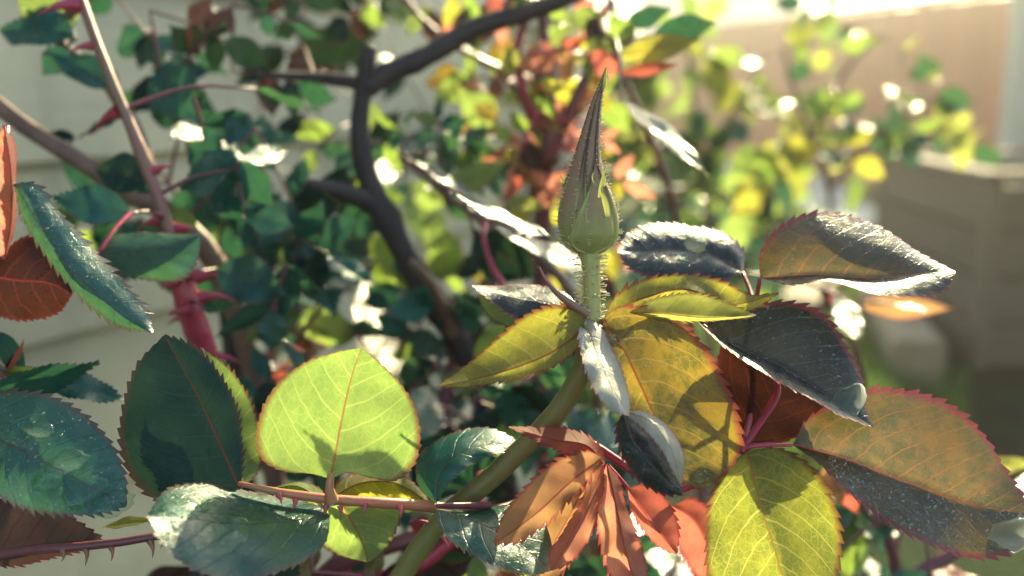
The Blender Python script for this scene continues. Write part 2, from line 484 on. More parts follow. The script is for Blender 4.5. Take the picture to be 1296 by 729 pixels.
pr.inputs['Roughness'].default_value = .55
bp = k.n('Bump'); bp.inputs['Strength'].default_value = .3; bp.inputs['Distance'].default_value = .002
k.put(bp.inputs['Height'], n1); k.put(pr.inputs['Normal'], bp.outputs[0])
k.t.links.new(pr.outputs[0], k.out.inputs[0])
wall = empty('house_wall', w0 + wd * 0.3, 'beige painted clapboard house wall in shade behind the thorny canes', 'wall')
RE = 0.105
WS0, WS1 = -1.6, 1.09
z_line = G(600, 160, 0)  # only the direction of this pixel is used below
ph = math.atan2(600 - 648, FPX); rr = 0.52 / math.sin(wa - ph)
zl = CAM_Z + (FW[2] + UP[2] * (364.5 - 160) / FPX) / math.hypot(1 * math.cos(PITCH) + math.sin(PITCH) * (364.5 - 160) / FPX, (600 - 648) / FPX) * rr
zb0 = zl - RE * math.floor(zl / RE)
nb = 0
for i in range(-1, 24):
    z0 = zb0 + i * RE
    if z0 < 0: continue
    joints = [WS0, (0.55 if i % 2 else -0.25) + 0.12 * (i % 3), WS1]
    if i * RE + zb0 < zl + RE and zb0 + i * RE > zl - RE * .5: joints = [WS0, 0.745, WS1]
    for a, b in zip(joints[:-1], joints[1:]):
        # lapped board: the foot stands proud of the board below
        prof = [(0.000, -0.004), (0.014, 0.0), (0.012, 0.0), (0.003, RE + .012), (0.0, RE + .012)]
        prof = [(0.0, 0.0), (0.0125, 0.0), (0.014, 0.002), (0.004, RE + 0.010), (0.0, RE + 0.010)]
        V = []
        for s in (a + 0.0012, b - 0.0012):
            for o_, z_ in prof:
                V.append(w0 + wd * s + wnn * o_ + EZ * (z0 + z_))
        n = len(prof)
        F = [(j, (j + 1) % n, n + (j + 1) % n, n + j) for j in range(n)] + [tuple(range(n))[::-1], tuple(range(n, 2 * n))]
        link('siding_board', mesh('siding_board', V, F, smooth=False), mat_w, wall)
        nb += 1
dark_p = plain('sheathing_paper', (.06,.055,.05), .8)
box('sheathing', w0 + wd * (WS0 + WS1) / 2 - wnn * .03 + EZ * 1.28, wd, wnn, EZ, (WS1 - WS0) / 2 - .004, .028, 1.27, dark_p, wall)
box('corner_trim', w0 + wd * (WS1 + .03) - wnn * .012 + EZ * 1.3, wd, wnn, EZ, .029, .045, 1.3, plain('painted_trim', (.52,.49,.41), .5, 30, amount=.08), wall, .004)

# red-brown board fence
fm, k = new_mat('fence_stain')
oi = k.n('ObjectInfo').outputs['Random']
mp = k.n('Mapping'); k.put(mp.inputs[0], k.pos()); mp.inputs['Scale'].default_value = (12, 12, 1)
n1 = k.noise(5, 6, mp.outputs[0])
pr = k.n('BsdfPrincipled')
k.put(pr.inputs['Base Color'], k.mix(oi, k.mix(n1, (.20,.045,.022), (.30,.07,.035)), k.mix(n1, (.32,.085,.04), (.44,.13,.065))))
pr.inputs['Roughness'].default_value = .75
k.t.links.new(pr.outputs[0], k.out.inputs[0])
fa, fb = np.array([4.0, 4.7, 0]), np.array([0.4, 20.6, 0])
fd = (fb - fa) / np.linalg.norm(fb - fa); fn = np.array([-fd[1], fd[0], 0])
fence = empty('board_fence', fa, 'tall red-brown wooden board fence across the back of the garden', 'fence')
L = np.linalg.norm(fb - fa); bw = 0.150
fV, fF = box_data((0,0,0), EX, EY, EZ, bw / 2 - .004, .011, .72, .004)
fme = mesh('fence_board', fV, fF, smooth=False)
import bmesh
bm = bmesh.new(); bm.from_mesh(fme); bmesh.ops.recalc_face_normals(bm, faces=bm.faces); bm.to_mesh(fme); bm.free()
for i in range(int(L / bw)):
    c = fa + fd * (i + .5) * bw + fn * rng.uniform(-.003, .003)
    R = Matrix(((fd[0], fn[0], 0, c[0]), (fd[1], fn[1], 0, c[1]), (0, 0, 1, .75 + rng.uniform(-.008, .008)), (0, 0, 0, 1)))
    link('fence_board', fme, fm, fence, R)
for z in (.35, 1.15):
    box('fence_rail', fa + fd * L / 2 - fn * .034 + EZ * z, fd, fn, EZ, L / 2, .020, .045, fm, fence)
box('cap_rail', fa + fd * L / 2 + EZ * 1.497, fd, fn, EZ, L / 2, .045, .016, fm, fence, .005)

# grey post in front of the fence
postm = plain('weathered_grey_paint', (.34,.33,.27), .6, 20, amount=.15)
pc = np.array([(1277 - 648) / FPX * 5.0, 5.0, 0])
post = empty('garden_post', pc, 'pale grey-green square post before the fence behind the planter', 'post')
box('shaft', pc + EZ * 1.2, EX, EY, EZ, .055, .055, 1.2, postm, post, .006)
box('cap', pc + EZ * 2.42, EX, EY, EZ, .07, .07, .018, postm, post, .006)

# raised timber planter
plm, k = new_mat('planter_timber')
mp = k.n('Mapping'); k.put(mp.inputs[0], k.pos()); mp.inputs['Scale'].default_value = (2, 2, 16)
n1 = k.noise(6, 6, mp.outputs[0]); oi = k.n('ObjectInfo').outputs['Random']
pr = k.n('BsdfPrincipled')
k.put(pr.inputs['Base Color'], k.mix(oi, k.mix(n1, (.035,.024,.016), (.065,.046,.030)), k.mix(n1, (.085,.058,.036), (.15,.105,.065))))
pr.inputs['Roughness'].default_value = .8
k.t.links.new(pr.outputs[0], k.out.inputs[0])
px0, px1, py0, py1, ph_ = 1.47, 2.35, 3.08, 4.02, .585
planter = empty('planter_box', (px0, py0, 0), 'weathered square timber planter box standing on the dark lawn', 'planter')
nbd = 4; bh = ph_ / nbd
for i in range(nbd):
    z = (i + .5) * bh
    box('side_board', ((px0 + px1) / 2, py0 + .012, z), EX, EY, EZ, (px1 - px0) / 2 - .04, .012, bh / 2 - .007, plm, planter, .003)
    box('side_board', ((px0 + px1) / 2, py1 - .012, z), EX, EY, EZ, (px1 - px0) / 2 - .04, .012, bh / 2 - .007, plm, planter, .003)
    box('side_board', (px0 + .012, (py0 + py1) / 2, z), EX, EY, EZ, .012, (py1 - py0) / 2 - .04, bh / 2 - .007, plm, planter, .003)
    box('side_board', (px1 - .012, (py0 + py1) / 2, z), EX, EY, EZ, .012, (py1 - py0) / 2 - .04, bh / 2 - .007, plm, planter, .003)
for x in (px0 + .018, px1 - .018):
    for y in (py0 + .018, py1 - .018):
        box('corner_post', (x, y, ph_ / 2 + .01), EX, EY, EZ, .024, .024, ph_ / 2 + .01, plm, planter, .003)
for (x, y, hx, hy) in (((px0+px1)/2, py0, (px1-px0)/2 + .04, .045), ((px0+px1)/2, py1, (px1-px0)/2 + .04, .045), (px0, (py0+py1)/2, .045, (py1-py0)/2 - .047), (px1, (py0+py1)/2, .045, (py1-py0)/2 - .047)):
    box('rim_board', (x, y, ph_ + .032), EX, EY, EZ, hx, hy, .011, plm, planter, .003)
box('soil', ((px0+px1)/2, (py0+py1)/2, .26), EX, EY, EZ, (px1-px0)/2 - .028, (py1-py0)/2 - .028, .255, plain('potting_soil', (.04,.03,.022), .95, 60), planter)

# sleepers edging the lawn before the planter
slm = plain('sleeper_timber', (.20,.145,.085), .8, 18, amount=.25, bump=.5)
for (c, ang, ln, lab) in (((1.30, 3.30), 78, .42, 'pale timber sleeper lying on the lawn against the planter'), ((1.14, 3.74), 64, .30, 'shorter pale timber sleeper on the lawn beyond the first one')):
    a = math.radians(ang); ax = np.array([math.cos(a), math.sin(a), 0]); ay = np.array([-math.sin(a), math.cos(a), 0])
    o = box('timber_sleeper', (c[0], c[1], .07), ax, ay, EZ, ln, .075, .07, slm, None, .008)
    tag(o, lab, 'sleeper', 'sleepers edging the lawn')

# pale shed beyond the fence
shm = plain('shed_paint', (.70,.72,.70), .6, 6, amount=.06)
shb = plain('shed_trim', (.34,.42,.46), .6)
sx, sy = 4.6, 22.0
shed = empty('garden_shed', (sx, sy, 0), 'pale panelled shed standing beyond the fence in the glare', 'shed')
box('shed_body', (sx, sy + 1.5, 1.35), EX, EY, EZ, 1.55, 1.4, 1.35, shb, shed)
for i in range(10):
    box('wall_panel', (sx - 1.40 + i * .311, sy + .088, 1.3), EX, EY, EZ, .125, .012, 1.28, shm, shed)
V = [(sx-1.7, sy-.1, 2.7), (sx+1.7, sy-.1, 2.7), (sx+1.7, sy+3.1, 2.7), (sx-1.7, sy+3.1, 2.7), (sx-1.7, sy+1.5, 3.3), (sx+1.7, sy+1.5, 3.3)]
link('roof', mesh('roof', V, [(0,1,5,4), (2,3,4,5), (0,4,3), (1,2,5), (3,2,1,0)], smooth=False), shb, shed)

# turf
gr = random.Random(3)
V, F = [], []
for i in range(15000):
    y = 2.2 + 6.5 * gr.random() ** 1.4; x = gr.uniform(-.05, .44) * y + .1
    if i > 8000: y = gr.uniform(2.5, 4.4); x = gr.uniform(.28, .40) * y
    if px0 - .1 < x < px1 + .1 and py0 - .1 < y < py1 + .1: continue
    h = gr.uniform(.03, .09); a = gr.uniform(0, 6.28); w = .004; lx, ly = gr.uniform(-.03, .03), gr.uniform(-.03, .03)
    ca, sa = math.cos(a) * w, math.sin(a) * w
    b = len(V)
    V += [(x - ca, y - sa, 0), (x + ca, y + sa, 0), (x + ca*.7 + lx*.4, y + sa*.7 + ly*.4, h*.6), (x - ca*.7 + lx*.4, y - sa*.7 + ly*.4, h*.6), (x + lx, y + ly, h)]
    F += [(b, b+1, b+2, b+3), (b+3, b+2, b+4)]
tm, k = new_mat('turf_blades')
pr = k.n('BsdfPrincipled'); k.put(pr.inputs['Base Color'], k.mix(k.noise(30, 2, k.pos()), (.03,.075,.018), (.06,.11,.025))); pr.inputs['Roughness'].default_value = .5
tr = k.n('BsdfTranslucent'); tr.inputs['Color'].default_value = (.12,.22,.03,1)
mx = k.n('MixShader'); mx.inputs[0].default_value = .4
k.t.links.new(pr.outputs[0], mx.inputs[1]); k.t.links.new(tr.outputs[0], mx.inputs[2]); k.t.links.new(mx.outputs[0], k.out.inputs[0])
tag(link('grass', mesh('grass', V, F), tm), 'short dewy grass of the lawn behind the roses', 'grass', kind='stuff')

# haze volume added to stand in for lens veiling glare
hm, k = new_mat('glare_haze')
pv = k.n('VolumePrincipled')
pv.inputs['Color'].default_value = (1.0, .91, .78, 1)
pv.inputs['Density'].default_value = HAZE_D = 0.017
pv.inputs['Anisotropy'].default_value = 0.86
k.t.links.new(pv.outputs[0], k.out.inputs['Volume'])
hV, hF = box_data((0, 16, 2.0), EX, EY, EZ, 31, 31, 3.0)
tag(link('haze', mesh('haze', hV, hF, smooth=False), hm), 'thin pale haze added over the garden in place of lens glare', 'haze', kind='stuff')

# ------------------------------------------------------------------ leaf builders
LEAVES = {}

def grid_faces(nu, nc):
    return [(i*nc + j, i*nc + j + 1, (i+1)*nc + j + 1, (i+1)*nc + j) for i in range(nu) for j in range(nc - 1)]

VS = [-1, -.93, -.78, -.6, -.42, -.26, -.1, 0, .1, .26, .42, .6, .78, .93, 1]

def hero(key, parent, mid, left, right, d, mat, dl=0.3, dr=0.3, side='T', bulge=0.06, wave=0.05, teeth=19, tooth=1.0, name='leaflet', quilt=0.02, roll=0.0, label=None, seed=None):
    """a leaflet traced as midrib and two margins (photo pixels); d = depth in cm of base, middle, tip; dl, dr = depth of the margins behind the midrib"""
    r0 = random.Random(seed if seed is not None else key)
    nu = teeth * 4
    us = np.linspace(0, 1, nu + 1)
    mid = [np.array(p, float) for p in mid]
    def depth(u): return (1-u)*(1-2*u)*d[0] + 4*u*(1-u)*d[1] + u*(2*u-1)*d[2]
    m2 = catmull(mid, us)
    md = np.array([depth(u) for u in us])
    sides = {}
    for nm, pts, dd in (('L', left, dl), ('R', right, dr)):
        p2 = catmull([mid[0]] + [np.array(p, float) for p in pts] + [mid[-1]], us)
        ph = r0.uniform(0, 6.28); fq = r0.uniform(2.2, 3.6)
        prof = np.sin(np.pi * us) ** 0.7
        dz = md + dd * prof + wave * np.sin(2*np.pi*fq*us + ph) * prof
        if roll: dz = dz + roll * (us ** 2) * prof
        sides[nm] = (p2, dz)
    V = np.zeros((nu + 1, len(VS), 3)); uv = np.zeros((nu + 1, len(VS), 2)); mt = np.zeros_like(uv)
    M3 = np.array([P(m2[i][0], m2[i][1], md[i]) for i in range(nu + 1)])
    seg = np.concatenate([[0], np.cumsum(np.linalg.norm(np.diff(M3, axis=0), axis=1))]) * 100
    E3 = {nm: np.array([P(sides[nm][0][i][0], sides[nm][0][i][1], sides[nm][1][i]) for i in range(nu + 1)]) for nm in 'LR'}
    length = seg[-1]
    tl = length * 0.01 / teeth * 0.80 * tooth
    tj = [r0.uniform(.55, 1.3) for _ in range(2 * teeth + 4)]
    for i in range(nu + 1):
        u = us[i]
        for j, v in enumerate(VS):
            nm = 'L' if v < 0 else 'R'
            a = abs(v)
            e = E3[nm][i]; w = e - M3[i]; wl = np.linalg.norm(w)
            p = M3[i] + w * a
            # blade pillows between the side veins, and an overall arch
            x = u * length; y = a * wl * 100
            tphase = (x - y*.62 - y*y*.18) * 2.05 + (.25 if v > 0 else -.25)
            q = quilt * (math.cos(2*math.pi*tphase) * -0.5) * math.sin(math.pi * min(1, a * 1.0)) * min(1, wl * 120)
            b = bulge * math.sin(math.pi * a) * (wl * 100)
            if side != 'T': b, q = -b, -q
            p = p - FW * (b + q) * 0.01
            if a == 1 and 0 < i < nu:
                s = (i % 4) / 3.2 if i % 4 else 0.0
                tv = E3[nm][min(i + 1, nu)] - E3[nm][i - 1]; tv /= np.linalg.norm(tv) + 1e-9
                ov = w / (wl + 1e-9)
                j_ = tj[(i // 4) + (teeth if nm == 'R' else 0)]
                fade = min(1, u * 6) * min(1, (1 - u) * 8 + .3)
                p = p + (tv * 0.75 + ov * 0.75) * tl * s * j_ * fade
            V[i, j] = p
            uv[i, j] = (u, v)
            mt[i, j] = (x, y * (1 if v > 0 else -1))
    V = V.reshape(-1, 3); nc = len(VS)
    F = grid_faces(nu, nc)
    # orient: the upper side of the blade faces the camera when side == 'T'
    nsum = np.zeros(3)
    for f in F[::7]:
        nsum += np.cross(V[f[1]] - V[f[0]], V[f[3]] - V[f[0]])
    facing = np.dot(nsum, C0 - V.mean(axis=0)) > 0
    if facing != (side == 'T'): F = [f[::-1] for f in F]
    o = link(name, mesh(name, V, F, uv.reshape(-1, 2), mt.reshape(-1, 2)), M[mat], parent)
    if label: o['label'] = label
    LEAVES[key] = V.reshape(nu + 1, nc, 3)
    return o

def on_leaf(key, u, v):
    """point and camera-side normal of a traced leaflet"""
    A = LEAVES[key]; nu = A.shape[0] - 1
    i = min(max(u, 0.01), .985) * nu; i0 = int(i); a = i - i0
    vv = np.array(VS); j0 = int(min(max(np.searchsorted(vv, v) - 1, 0), len(VS) - 2)); b = (v - vv[j0]) / (vv[j0+1] - vv[j0])
    p = (A[i0, j0]*(1-a) + A[i0+1, j0]*a)*(1-b) + (A[i0, j0+1]*(1-a) + A[i0+1, j0+1]*a)*b
    n = np.cross(A[i0+1, j0] - A[i0, j0], A[i0, j0+1] - A[i0, j0]); n /= np.linalg.norm(n) + 1e-12
    if np.dot(n, C0 - p) < 0: n = -n
    return p, n

# generic leaflets, unit length along +X, upper side +Z, shared by the farther foliage
GEN = []
for gi in range(7):
    r0 = random.Random(100 + gi)
    nt = 15; nu = nt * 3; vs = [-1, -.8, -.5, -.22, 0, .22, .5, .8, 1]
    hw = r0.uniform(.24, .34); fold = r0.uniform(.05, .55); arch = r0.uniform(-.25, .25); tw = r0.uniform(-.35, .35); wv = r0.uniform(.01, .035); pw = r0.uniform(.72, .95)
    V, uv, mt = [], [], []
    for i in range(nu + 1):
        u = i / nu
        w = hw * (math.sin(math.pi * u ** pw) ** (.8 + .5 * u) if 0 < u < 1 else 0)
        for v in vs:
            a = abs(v); y = v * w
            z = fold * abs(y) * (1 - .5 * a) + arch * (u - u * u) * 1.2 + wv * math.sin(u * 15 + (2 if v > 0 else 0)) * a
            y2 = y * math.cos(tw * u) ; z2 = z + y * math.sin(tw * u)
            x = u
            if a == 1 and 0 < i < nu:
                s = (i % 3) / 2.2
                y2 += math.copysign(.034 * s, v); x += .034 * s
            V.append((x, y2, z2)); uv.append((u, v)); mt.append((u * 3.6, y * 3.6))
    F = grid_faces(nu, len(vs))
    F = [f[::-1] for f in F]
    me = mesh('leaflet', V, F, uv, mt)
    if sum(p.normal.z for p in me.polygons) < 0: me.flip_normals()
    GEN.append(me)

def frame(base, tip, roll):
    X = tip - base; ln = np.linalg.norm(X); X = X / ln
    toc = C0 - (base + tip) / 2
    Z = toc - X * np.dot(toc, X); Z /= np.linalg.norm(Z)
    Y = np.cross(Z, X)
    c, s = math.cos(roll), math.sin(roll)
    Y, Z = Y * c + Z * s, Z * c - Y * s
    return X, Y, Z, ln

def place(parent, base, tip, roll, mat, width=1.0, gi=None, name='leaflet'):
    X, Y, Z, ln = frame(base, tip, math.radians(roll))
    w = ln * width
    R = Matrix([[X[k]*ln, Y[k]*w, Z[k]*w, base[k]] for k in range(3)] + [[0, 0, 0, 1]])
    return link(name, GEN[rng.randrange(len(GEN)) if gi is None else gi], M[mat], parent, R)

def glint_normal(p):
    v = C0 - p; v /= np.linalg.norm(v)
    h = SUN + v; return h / np.linalg.norm(h)

def glint(parent, base, px_tip, d, mat, width=1.0, jit=.10, limit=1.6, gi=None, r=None):
    """a leaflet lying so that the low sun glances off its upper side"""
    r = r or rng
    h = glint_normal(base) + np.array([r.uniform(-jit, jit) for _ in range(3)]); h /= np.linalg.norm(h)
    t0 = P(px_tip[0], px_tip[1], d); D = t0 - base; ray = t0 - C0; ray /= np.linalg.norm(ray)
    s = -np.dot(D, h) / np.dot(ray, h)
    ln = np.linalg.norm(D); s = max(-limit * ln, min(limit * ln, s))
    X = D + ray * s; L_ = np.linalg.norm(X); X /= L_
    Z = h - X * np.dot(X, h); Z /= np.linalg.norm(Z); Y = np.cross(Z, X)
    w = ln * width
    R_ = Matrix([[X[k]*L_, Y[k]*w, Z[k]*w, base[k]] for k in range(3)] + [[0, 0, 0, 1]])
    return link('leaflet', GEN[r.randrange(len(GEN)) if gi is None else gi], M[mat], parent, R_)

class Plant:
    """one rose plant or shoot: an Empty at the ground, its stems, leaves (> leaflets), thorns"""
    def __init__(self, label, root, name='rose_cane', cat='rose cane', group='rose shoots and canes of the bed'):
        self.e = empty(name, (root[0], root[1], 0.0), label, cat, group)
        self.nodes = []          # points on stems to which leaf stalks are attached
        self.rad = []
    def stem(self, pts, radii, mat, name='stem', n=10, rough=.08, seed=1, step=None):
        o, c = tube(name, pts, radii, S[mat], self.e, n=n, rough=rough, seed=seed, step=step)
        self.nodes += list(c)
        self.rad += list(np.interp(np.linspace(0, 1, len(c)), np.linspace(0, 1, len(radii)), radii))
        return o, c
    def near(self, p):
        A = np.array(self.nodes); i = int(np.argmin(np.linalg.norm(A - p, axis=1))); return A[i]
    def stalk(self, a, b, mat='wine', r=.0006, sag=.06, name='leaf', mid=None):
        m = (a + b) / 2 + np.array([0, 0, 1.0]) * np.linalg.norm(b - a) * sag if mid is None else mid
        o, c = tube(name, [a, m, b], [r * 1.5, r, r * .8], S[mat], self.e, n=6, step=6)
        self.nodes += [np.array(b), np.array((a + b) / 2)]
        return o
    def leaf(self, base, tip, d, mat, roll=0, width=1.0, dd=0.0, stalkmat='wine', gi=None):
        """a single visible leaflet with its stalk back to the nearest stem"""
        b = P(base[0], base[1], d); t = P(tip[0], tip[1], d + dd)
        part = self.stalk(self.near(b), b, stalkmat)
        if roll == 'g': glint(part, b, tip, d, mat, width, gi=gi, jit=.03)
        else: place(part, b, t, roll, mat, width, gi)
        return part
    def compound(self, p, d, ln, mats, n=5, roll=0, stalkmat='wine', spread=.75, part=None):
        """a pinnate leaf: stalk from p along d, leaflets in pairs and one at the end"""
        d = d / np.linalg.norm(d)
        e = p + d * ln
        if part is None: part = self.stalk(p, e, stalkmat, r=.0007)
        else: tube('stalklet', [p, (p + e) / 2 + np.array([0, 0, ln * .04]), e], [.0006, .0005, .0004], S[stalkmat], part, n=5, step=5)
        toc = C0 - p; toc /= np.linalg.norm(toc)
        sd = np.cross(d, toc); sd /= np.linalg.norm(sd) + 1e-9
        ll = ln * rng.uniform(.42, .55)
        for i in range((n - 1) // 2):
            q = p + d * ln * (.55 + .32 * i / max(1, (n - 1) // 2 - 1) if n > 3 else .7)
            q = q + np.array([0, 0, 1.0]) * ln * .03
            for s in (-1, 1):
                dv = d * (1 - spread) + sd * s * spread + toc * rng.uniform(-.35, .35) + np.array([0, 0, rng.uniform(-.35, .15)])
                dv /= np.linalg.norm(dv)
                place(part, q, q + dv * ll * rng.uniform(.8, 1.05), roll + rng.uniform(-50, 50), rng.choice(mats))
        place(part, e, e + (d + np.array([0, 0, -.2])) * ll * 1.1, roll + rng.uniform(-40, 40), rng.choice(mats))
        return part
    def fill(self, region, dr, n, size, mats, rolls=(-70, 70), stalkmat='wine', seed=0, maxstalk=.09, down=.3, gl=0.0, glmat='wet', glsize=.8, comp=.45):
        """leaflets spread through a volume seen in region = (x0, y0, x1, y1), in twos and threes on one stalk"""
        r = random.Random(seed)
        for i in range(n):
            x, y = r.uniform(region[0], region[2]), r.uniform(region[1], region[3])
            d = r.uniform(*dr)
            b = P(x, y, d)
            a = self.near(b)
            if np.linalg.norm(a - b) > maxstalk: a = b + (a - b) / np.linalg.norm(a - b) * 0.0 + (a - b)
            part = self.stalk(a, b, stalkmat, sag=.08)
            th0 = r.uniform(0, 6.283)
            if comp and r.random() < comp:
                s = r.uniform(size[0], size[1]) / FPX * d * .01
                dv = RT * math.cos(th0) + UP * (math.sin(th0) * .7 - .25) + FW * r.uniform(-.6, .6)
                self.compound(b, dv, s * 2.0, mats, r.choice((5, 5, 3)), r.uniform(*rolls) * .6, stalkmat, part=part); continue
            for m_ in range(r.choice((2, 3, 3))):
                th = th0 + (m_ - 1) * r.uniform(.9, 1.5)
                s = r.uniform(size[0], size[1])
                if r.random() < gl:
                    s *= glsize; glint(part, b, (x + s * math.cos(th), y + s * math.sin(th) * .6), d, glmat, r.uniform(.6, 1.1), r=r); continue
                t = P(x + s * math.cos(th), y + s * math.sin(th) * (1 - down) + s * down, d + r.uniform(-.5, .5) * s / FPX * d * 1.4)
                place(part, b, t, r.uniform(*rolls) + (180 if r.random() < .25 else 0), r.choice(mats), r.uniform(.85, 1.15), r.randrange(len(GEN)))

def thorns(stem_obj, c, rads, n, size, mat, seed=0, region=(0.0, 1.0), frontal=.5):
    r = random.Random(seed)
    for i in range(n):
        t = r.uniform(*region) * (len(c) - 2); i0 = int(t)
        p = c[i0]; T = c[i0+1] - c[i0]; T = T / (np.linalg.norm(T) + 1e-9)
        rad = rads[0] + (rads[-1] - rads[0]) * i0 / len(c)
        s = r.choice((-1, 1))
        out = RT * s * r.uniform(.6, 1) - FW * r.uniform(-frontal, frontal); out -= T * np.dot(out, T); out /= np.linalg.norm(out)
        ln = size * r.uniform(.6, 1.2)
        dn = np.array([0, 0, -1.0])
        pts = [p + out * rad * .6, p + out * (rad + ln * .45) + dn * ln * .02, p + out * (rad + ln) + dn * ln * .28]
        V, F, uv, _ = tube_data(pts, [ln * .26, ln * .10, ln * .015], 6, 5)
        link('thorn', mesh('thorn', V, F, uv), S[mat], stem_obj)

def ground_under(x, y, d, back=.12):
    p = P(x, y, d); return np.array([p[0], p[1] + back, 0.0])

# ------------------------------------------------------------------ the budding shoot in focus
root = ground_under(500, 700, 24)
bs = Plant('rose shoot ending in one closed pointed bud on a hairy green stalk', root, 'rose_shoot', 'rose shoot')
stem, sc = bs.stem([root, P(430, 900, 25.5), P(545, 675, 24.6), P(640, 588, 24.0), P(712, 512, 23.4), P(740, 460, 23.1), P(748, 405, 23.0)],
                   [.006, .0036, .0030, .0029, .0029, .0027, .0024], 'olive', n=16, rough=.03, step=70)
ped, pc_ = tube('bud_stalk', [P(748, 412, 23.0), P(749, 365, 23.0), P(746, 318, 23.0), P(745, 312, 23.0)], [.0024, .0020, .0020, .0026], S['green'], bs.e, n=16, step=24)
thorns(stem, sc, [.005, .003], 7, .004, 'red', 5, (.55, .9))

# gland-tipped hairs of stalk and bud
hairV, hairF = [], []
def hair(p, d, ln, r=.00013):
    d = d / np.linalg.norm(d)
    V, F, uv, _ = tube_data([p - d * .0002, p + d * ln * .6, p + d * ln], [r * 1.3, r * .8, r * 1.7], 4, 3)
    b = len(hairV); hairV.extend(V.tolist()); hairF.extend([tuple(q + b for q in f) for f in F])
hr = random.Random(4)
for i in range(150):
    y = hr.uniform(322, 408); th = hr.uniform(-math.pi, math.pi) if i % 3 else hr.choice((0, math.pi)) + hr.uniform(-.5, .5)
    cpt = P(748.5 if y > 350 else 747, y, 23.0)
    out = RT * math.cos(th) - FW * math.sin(th) + UP * hr.uniform(-.25, .35)
    hair(cpt + (RT * math.cos(th) - FW * math.sin(th)) * .00195, out, hr.uniform(.0010, .0023))

# bud: axis and radius along its height (pixels), 0 = foot, 1 = tip
B_Y  = [322, 316, 309, 300, 288, 275, 260, 244, 226, 208, 188, 165, 140, 120, 108, 95, 84]
B_X  = [745, 745, 745, 745, 744.5, 744, 743.5, 743, 742.5, 743, 745, 748.5, 753, 757.5, 761.5, 765, 767.5]
B_R  = [12, 19, 27, 32.5, 35, 35.5, 32.5, 28, 21.5, 16.8, 13, 9.6, 6.6, 4.0, 2.6, 1.6, .7]
B_H  = np.linspace(0, 1, len(B_Y)); PXM = .23 / FPX
BUD_D = 23.0
def bud_pt(h, th, off=0.0):
    """off in px; th = 0 faces the camera, positive towards the right"""
    x = np.interp(h, B_H, B_X); y = np.interp(h, B_H, B_Y); r = np.interp(h, B_H, B_R)
    c = P(x, y, BUD_D); off = off * min(1, r / 33 + .06)
    return c + (RT * math.sin(th) - FW * math.cos(th)) * (r + off) * PXM
bm_, k = new_mat('bud_skin')
uvn = k.n('UVMap', uv_map='uv').outputs[0]
s1 = k.n('SeparateXYZ'); k.put(s1.inputs[0], uvn)
n1 = k.noise(420, 4, k.pos()); n2 = k.noise(2600, 3, k.pos())
mp = k.n('Mapping'); k.put(mp.inputs[0], uvn); mp.inputs['Scale'].default_value = (3, 40, 1)
n3 = k.noise(2.2, 4, mp.outputs[0])
g = k.ramp(k.m('ADD', s1.outputs[0], k.m('MULTIPLY', k.m('SUBTRACT', n1, .5), .3)), .10, .45)
colr = k.mix(g, (.42,.44,.14), (.42,.26,.16))
mgn = k.ramp(k.m('ABSOLUTE', k.m('SUBTRACT', s1.outputs[1], .5)), .36, .47)
mcol = k.mix(k.ramp(s1.outputs[0], .30, .50), (.46,.50,.18), (.070,.040,.034))  # dark upper margins paint the shade in the grooves between sepals
colr = k.mix(k.m('MULTIPLY', mgn, .85), colr, mcol)
colr = k.mix(k.m('MULTIPLY', k.ramp(n3, .45, .75), .5), colr, (.25,.11,.085))
spot = k.n('TexVoronoi'); spot.inputs['Scale'].default_value = 230; k.put(spot.inputs['Vector'], k.pos())
colr = k.mix(k.m('MULTIPLY', k.m('SUBTRACT', 1.0, k.ramp(spot.outputs['Distance'], .07, .14)), .6), colr, (.10,.03,.03))
pr = k.n('BsdfPrincipled'); k.put(pr.inputs['Base Color'], colr); pr.inputs['Roughness'].default_value = .55
pr.inputs['Sheen Weight'].default_value = .25; pr.inputs['Sheen Roughness'].default_value = .4
bp = k.n('Bump'); bp.inputs['Strength'].default_value = .5; bp.inputs['Distance'].default_value = .0002
k.put(bp.inputs['Height'], k.m('ADD', n3, k.m('MULTIPLY', n2, .5))); k.put(pr.inputs['Normal'], bp.outputs[0])
tr = k.n('BsdfTranslucent'); k.put(tr.inputs['Color'], k.mix(g, (.5,.5,.14), (.42,.22,.12)))
mx = k.n('MixShader'); mx.inputs[0].default_value = .30
k.t.links.new(pr.outputs[0], mx.inputs[1]); k.t.links.new(tr.outputs[0], mx.inputs[2]); k.t.links.new(mx.outputs[0], k.out.inputs[0])
fringe_m = leaf_mat('sepal_fringe', (.20,.22,.07), (.22,.24,.09), (.42,.46,.13), (.3,.32,.1), (.3,.3,.1), (.30,.26,.1), .4, .5)

V, F, uv, nr, nt = [], [], [], 46, 48
for i in range(nr + 1):
    h = i / nr
    for j in range(nt):
        th = 2 * math.pi * j / nt
        V.append(bud_pt(h, th, -3.0 * (1 - h) - .3)); uv.append((h, .5))
for i in range(nr):
    for j in range(nt): F.append((i*nt + j, i*nt + (j+1) % nt, (i+1)*nt + (j+1) % nt, (i+1)*nt + j))
bud = link('bud', mesh('bud', V, F, uv), bm_, bs.e)
bud['label'] = 'closed pointed rose bud wrapped in purplish green sepals'

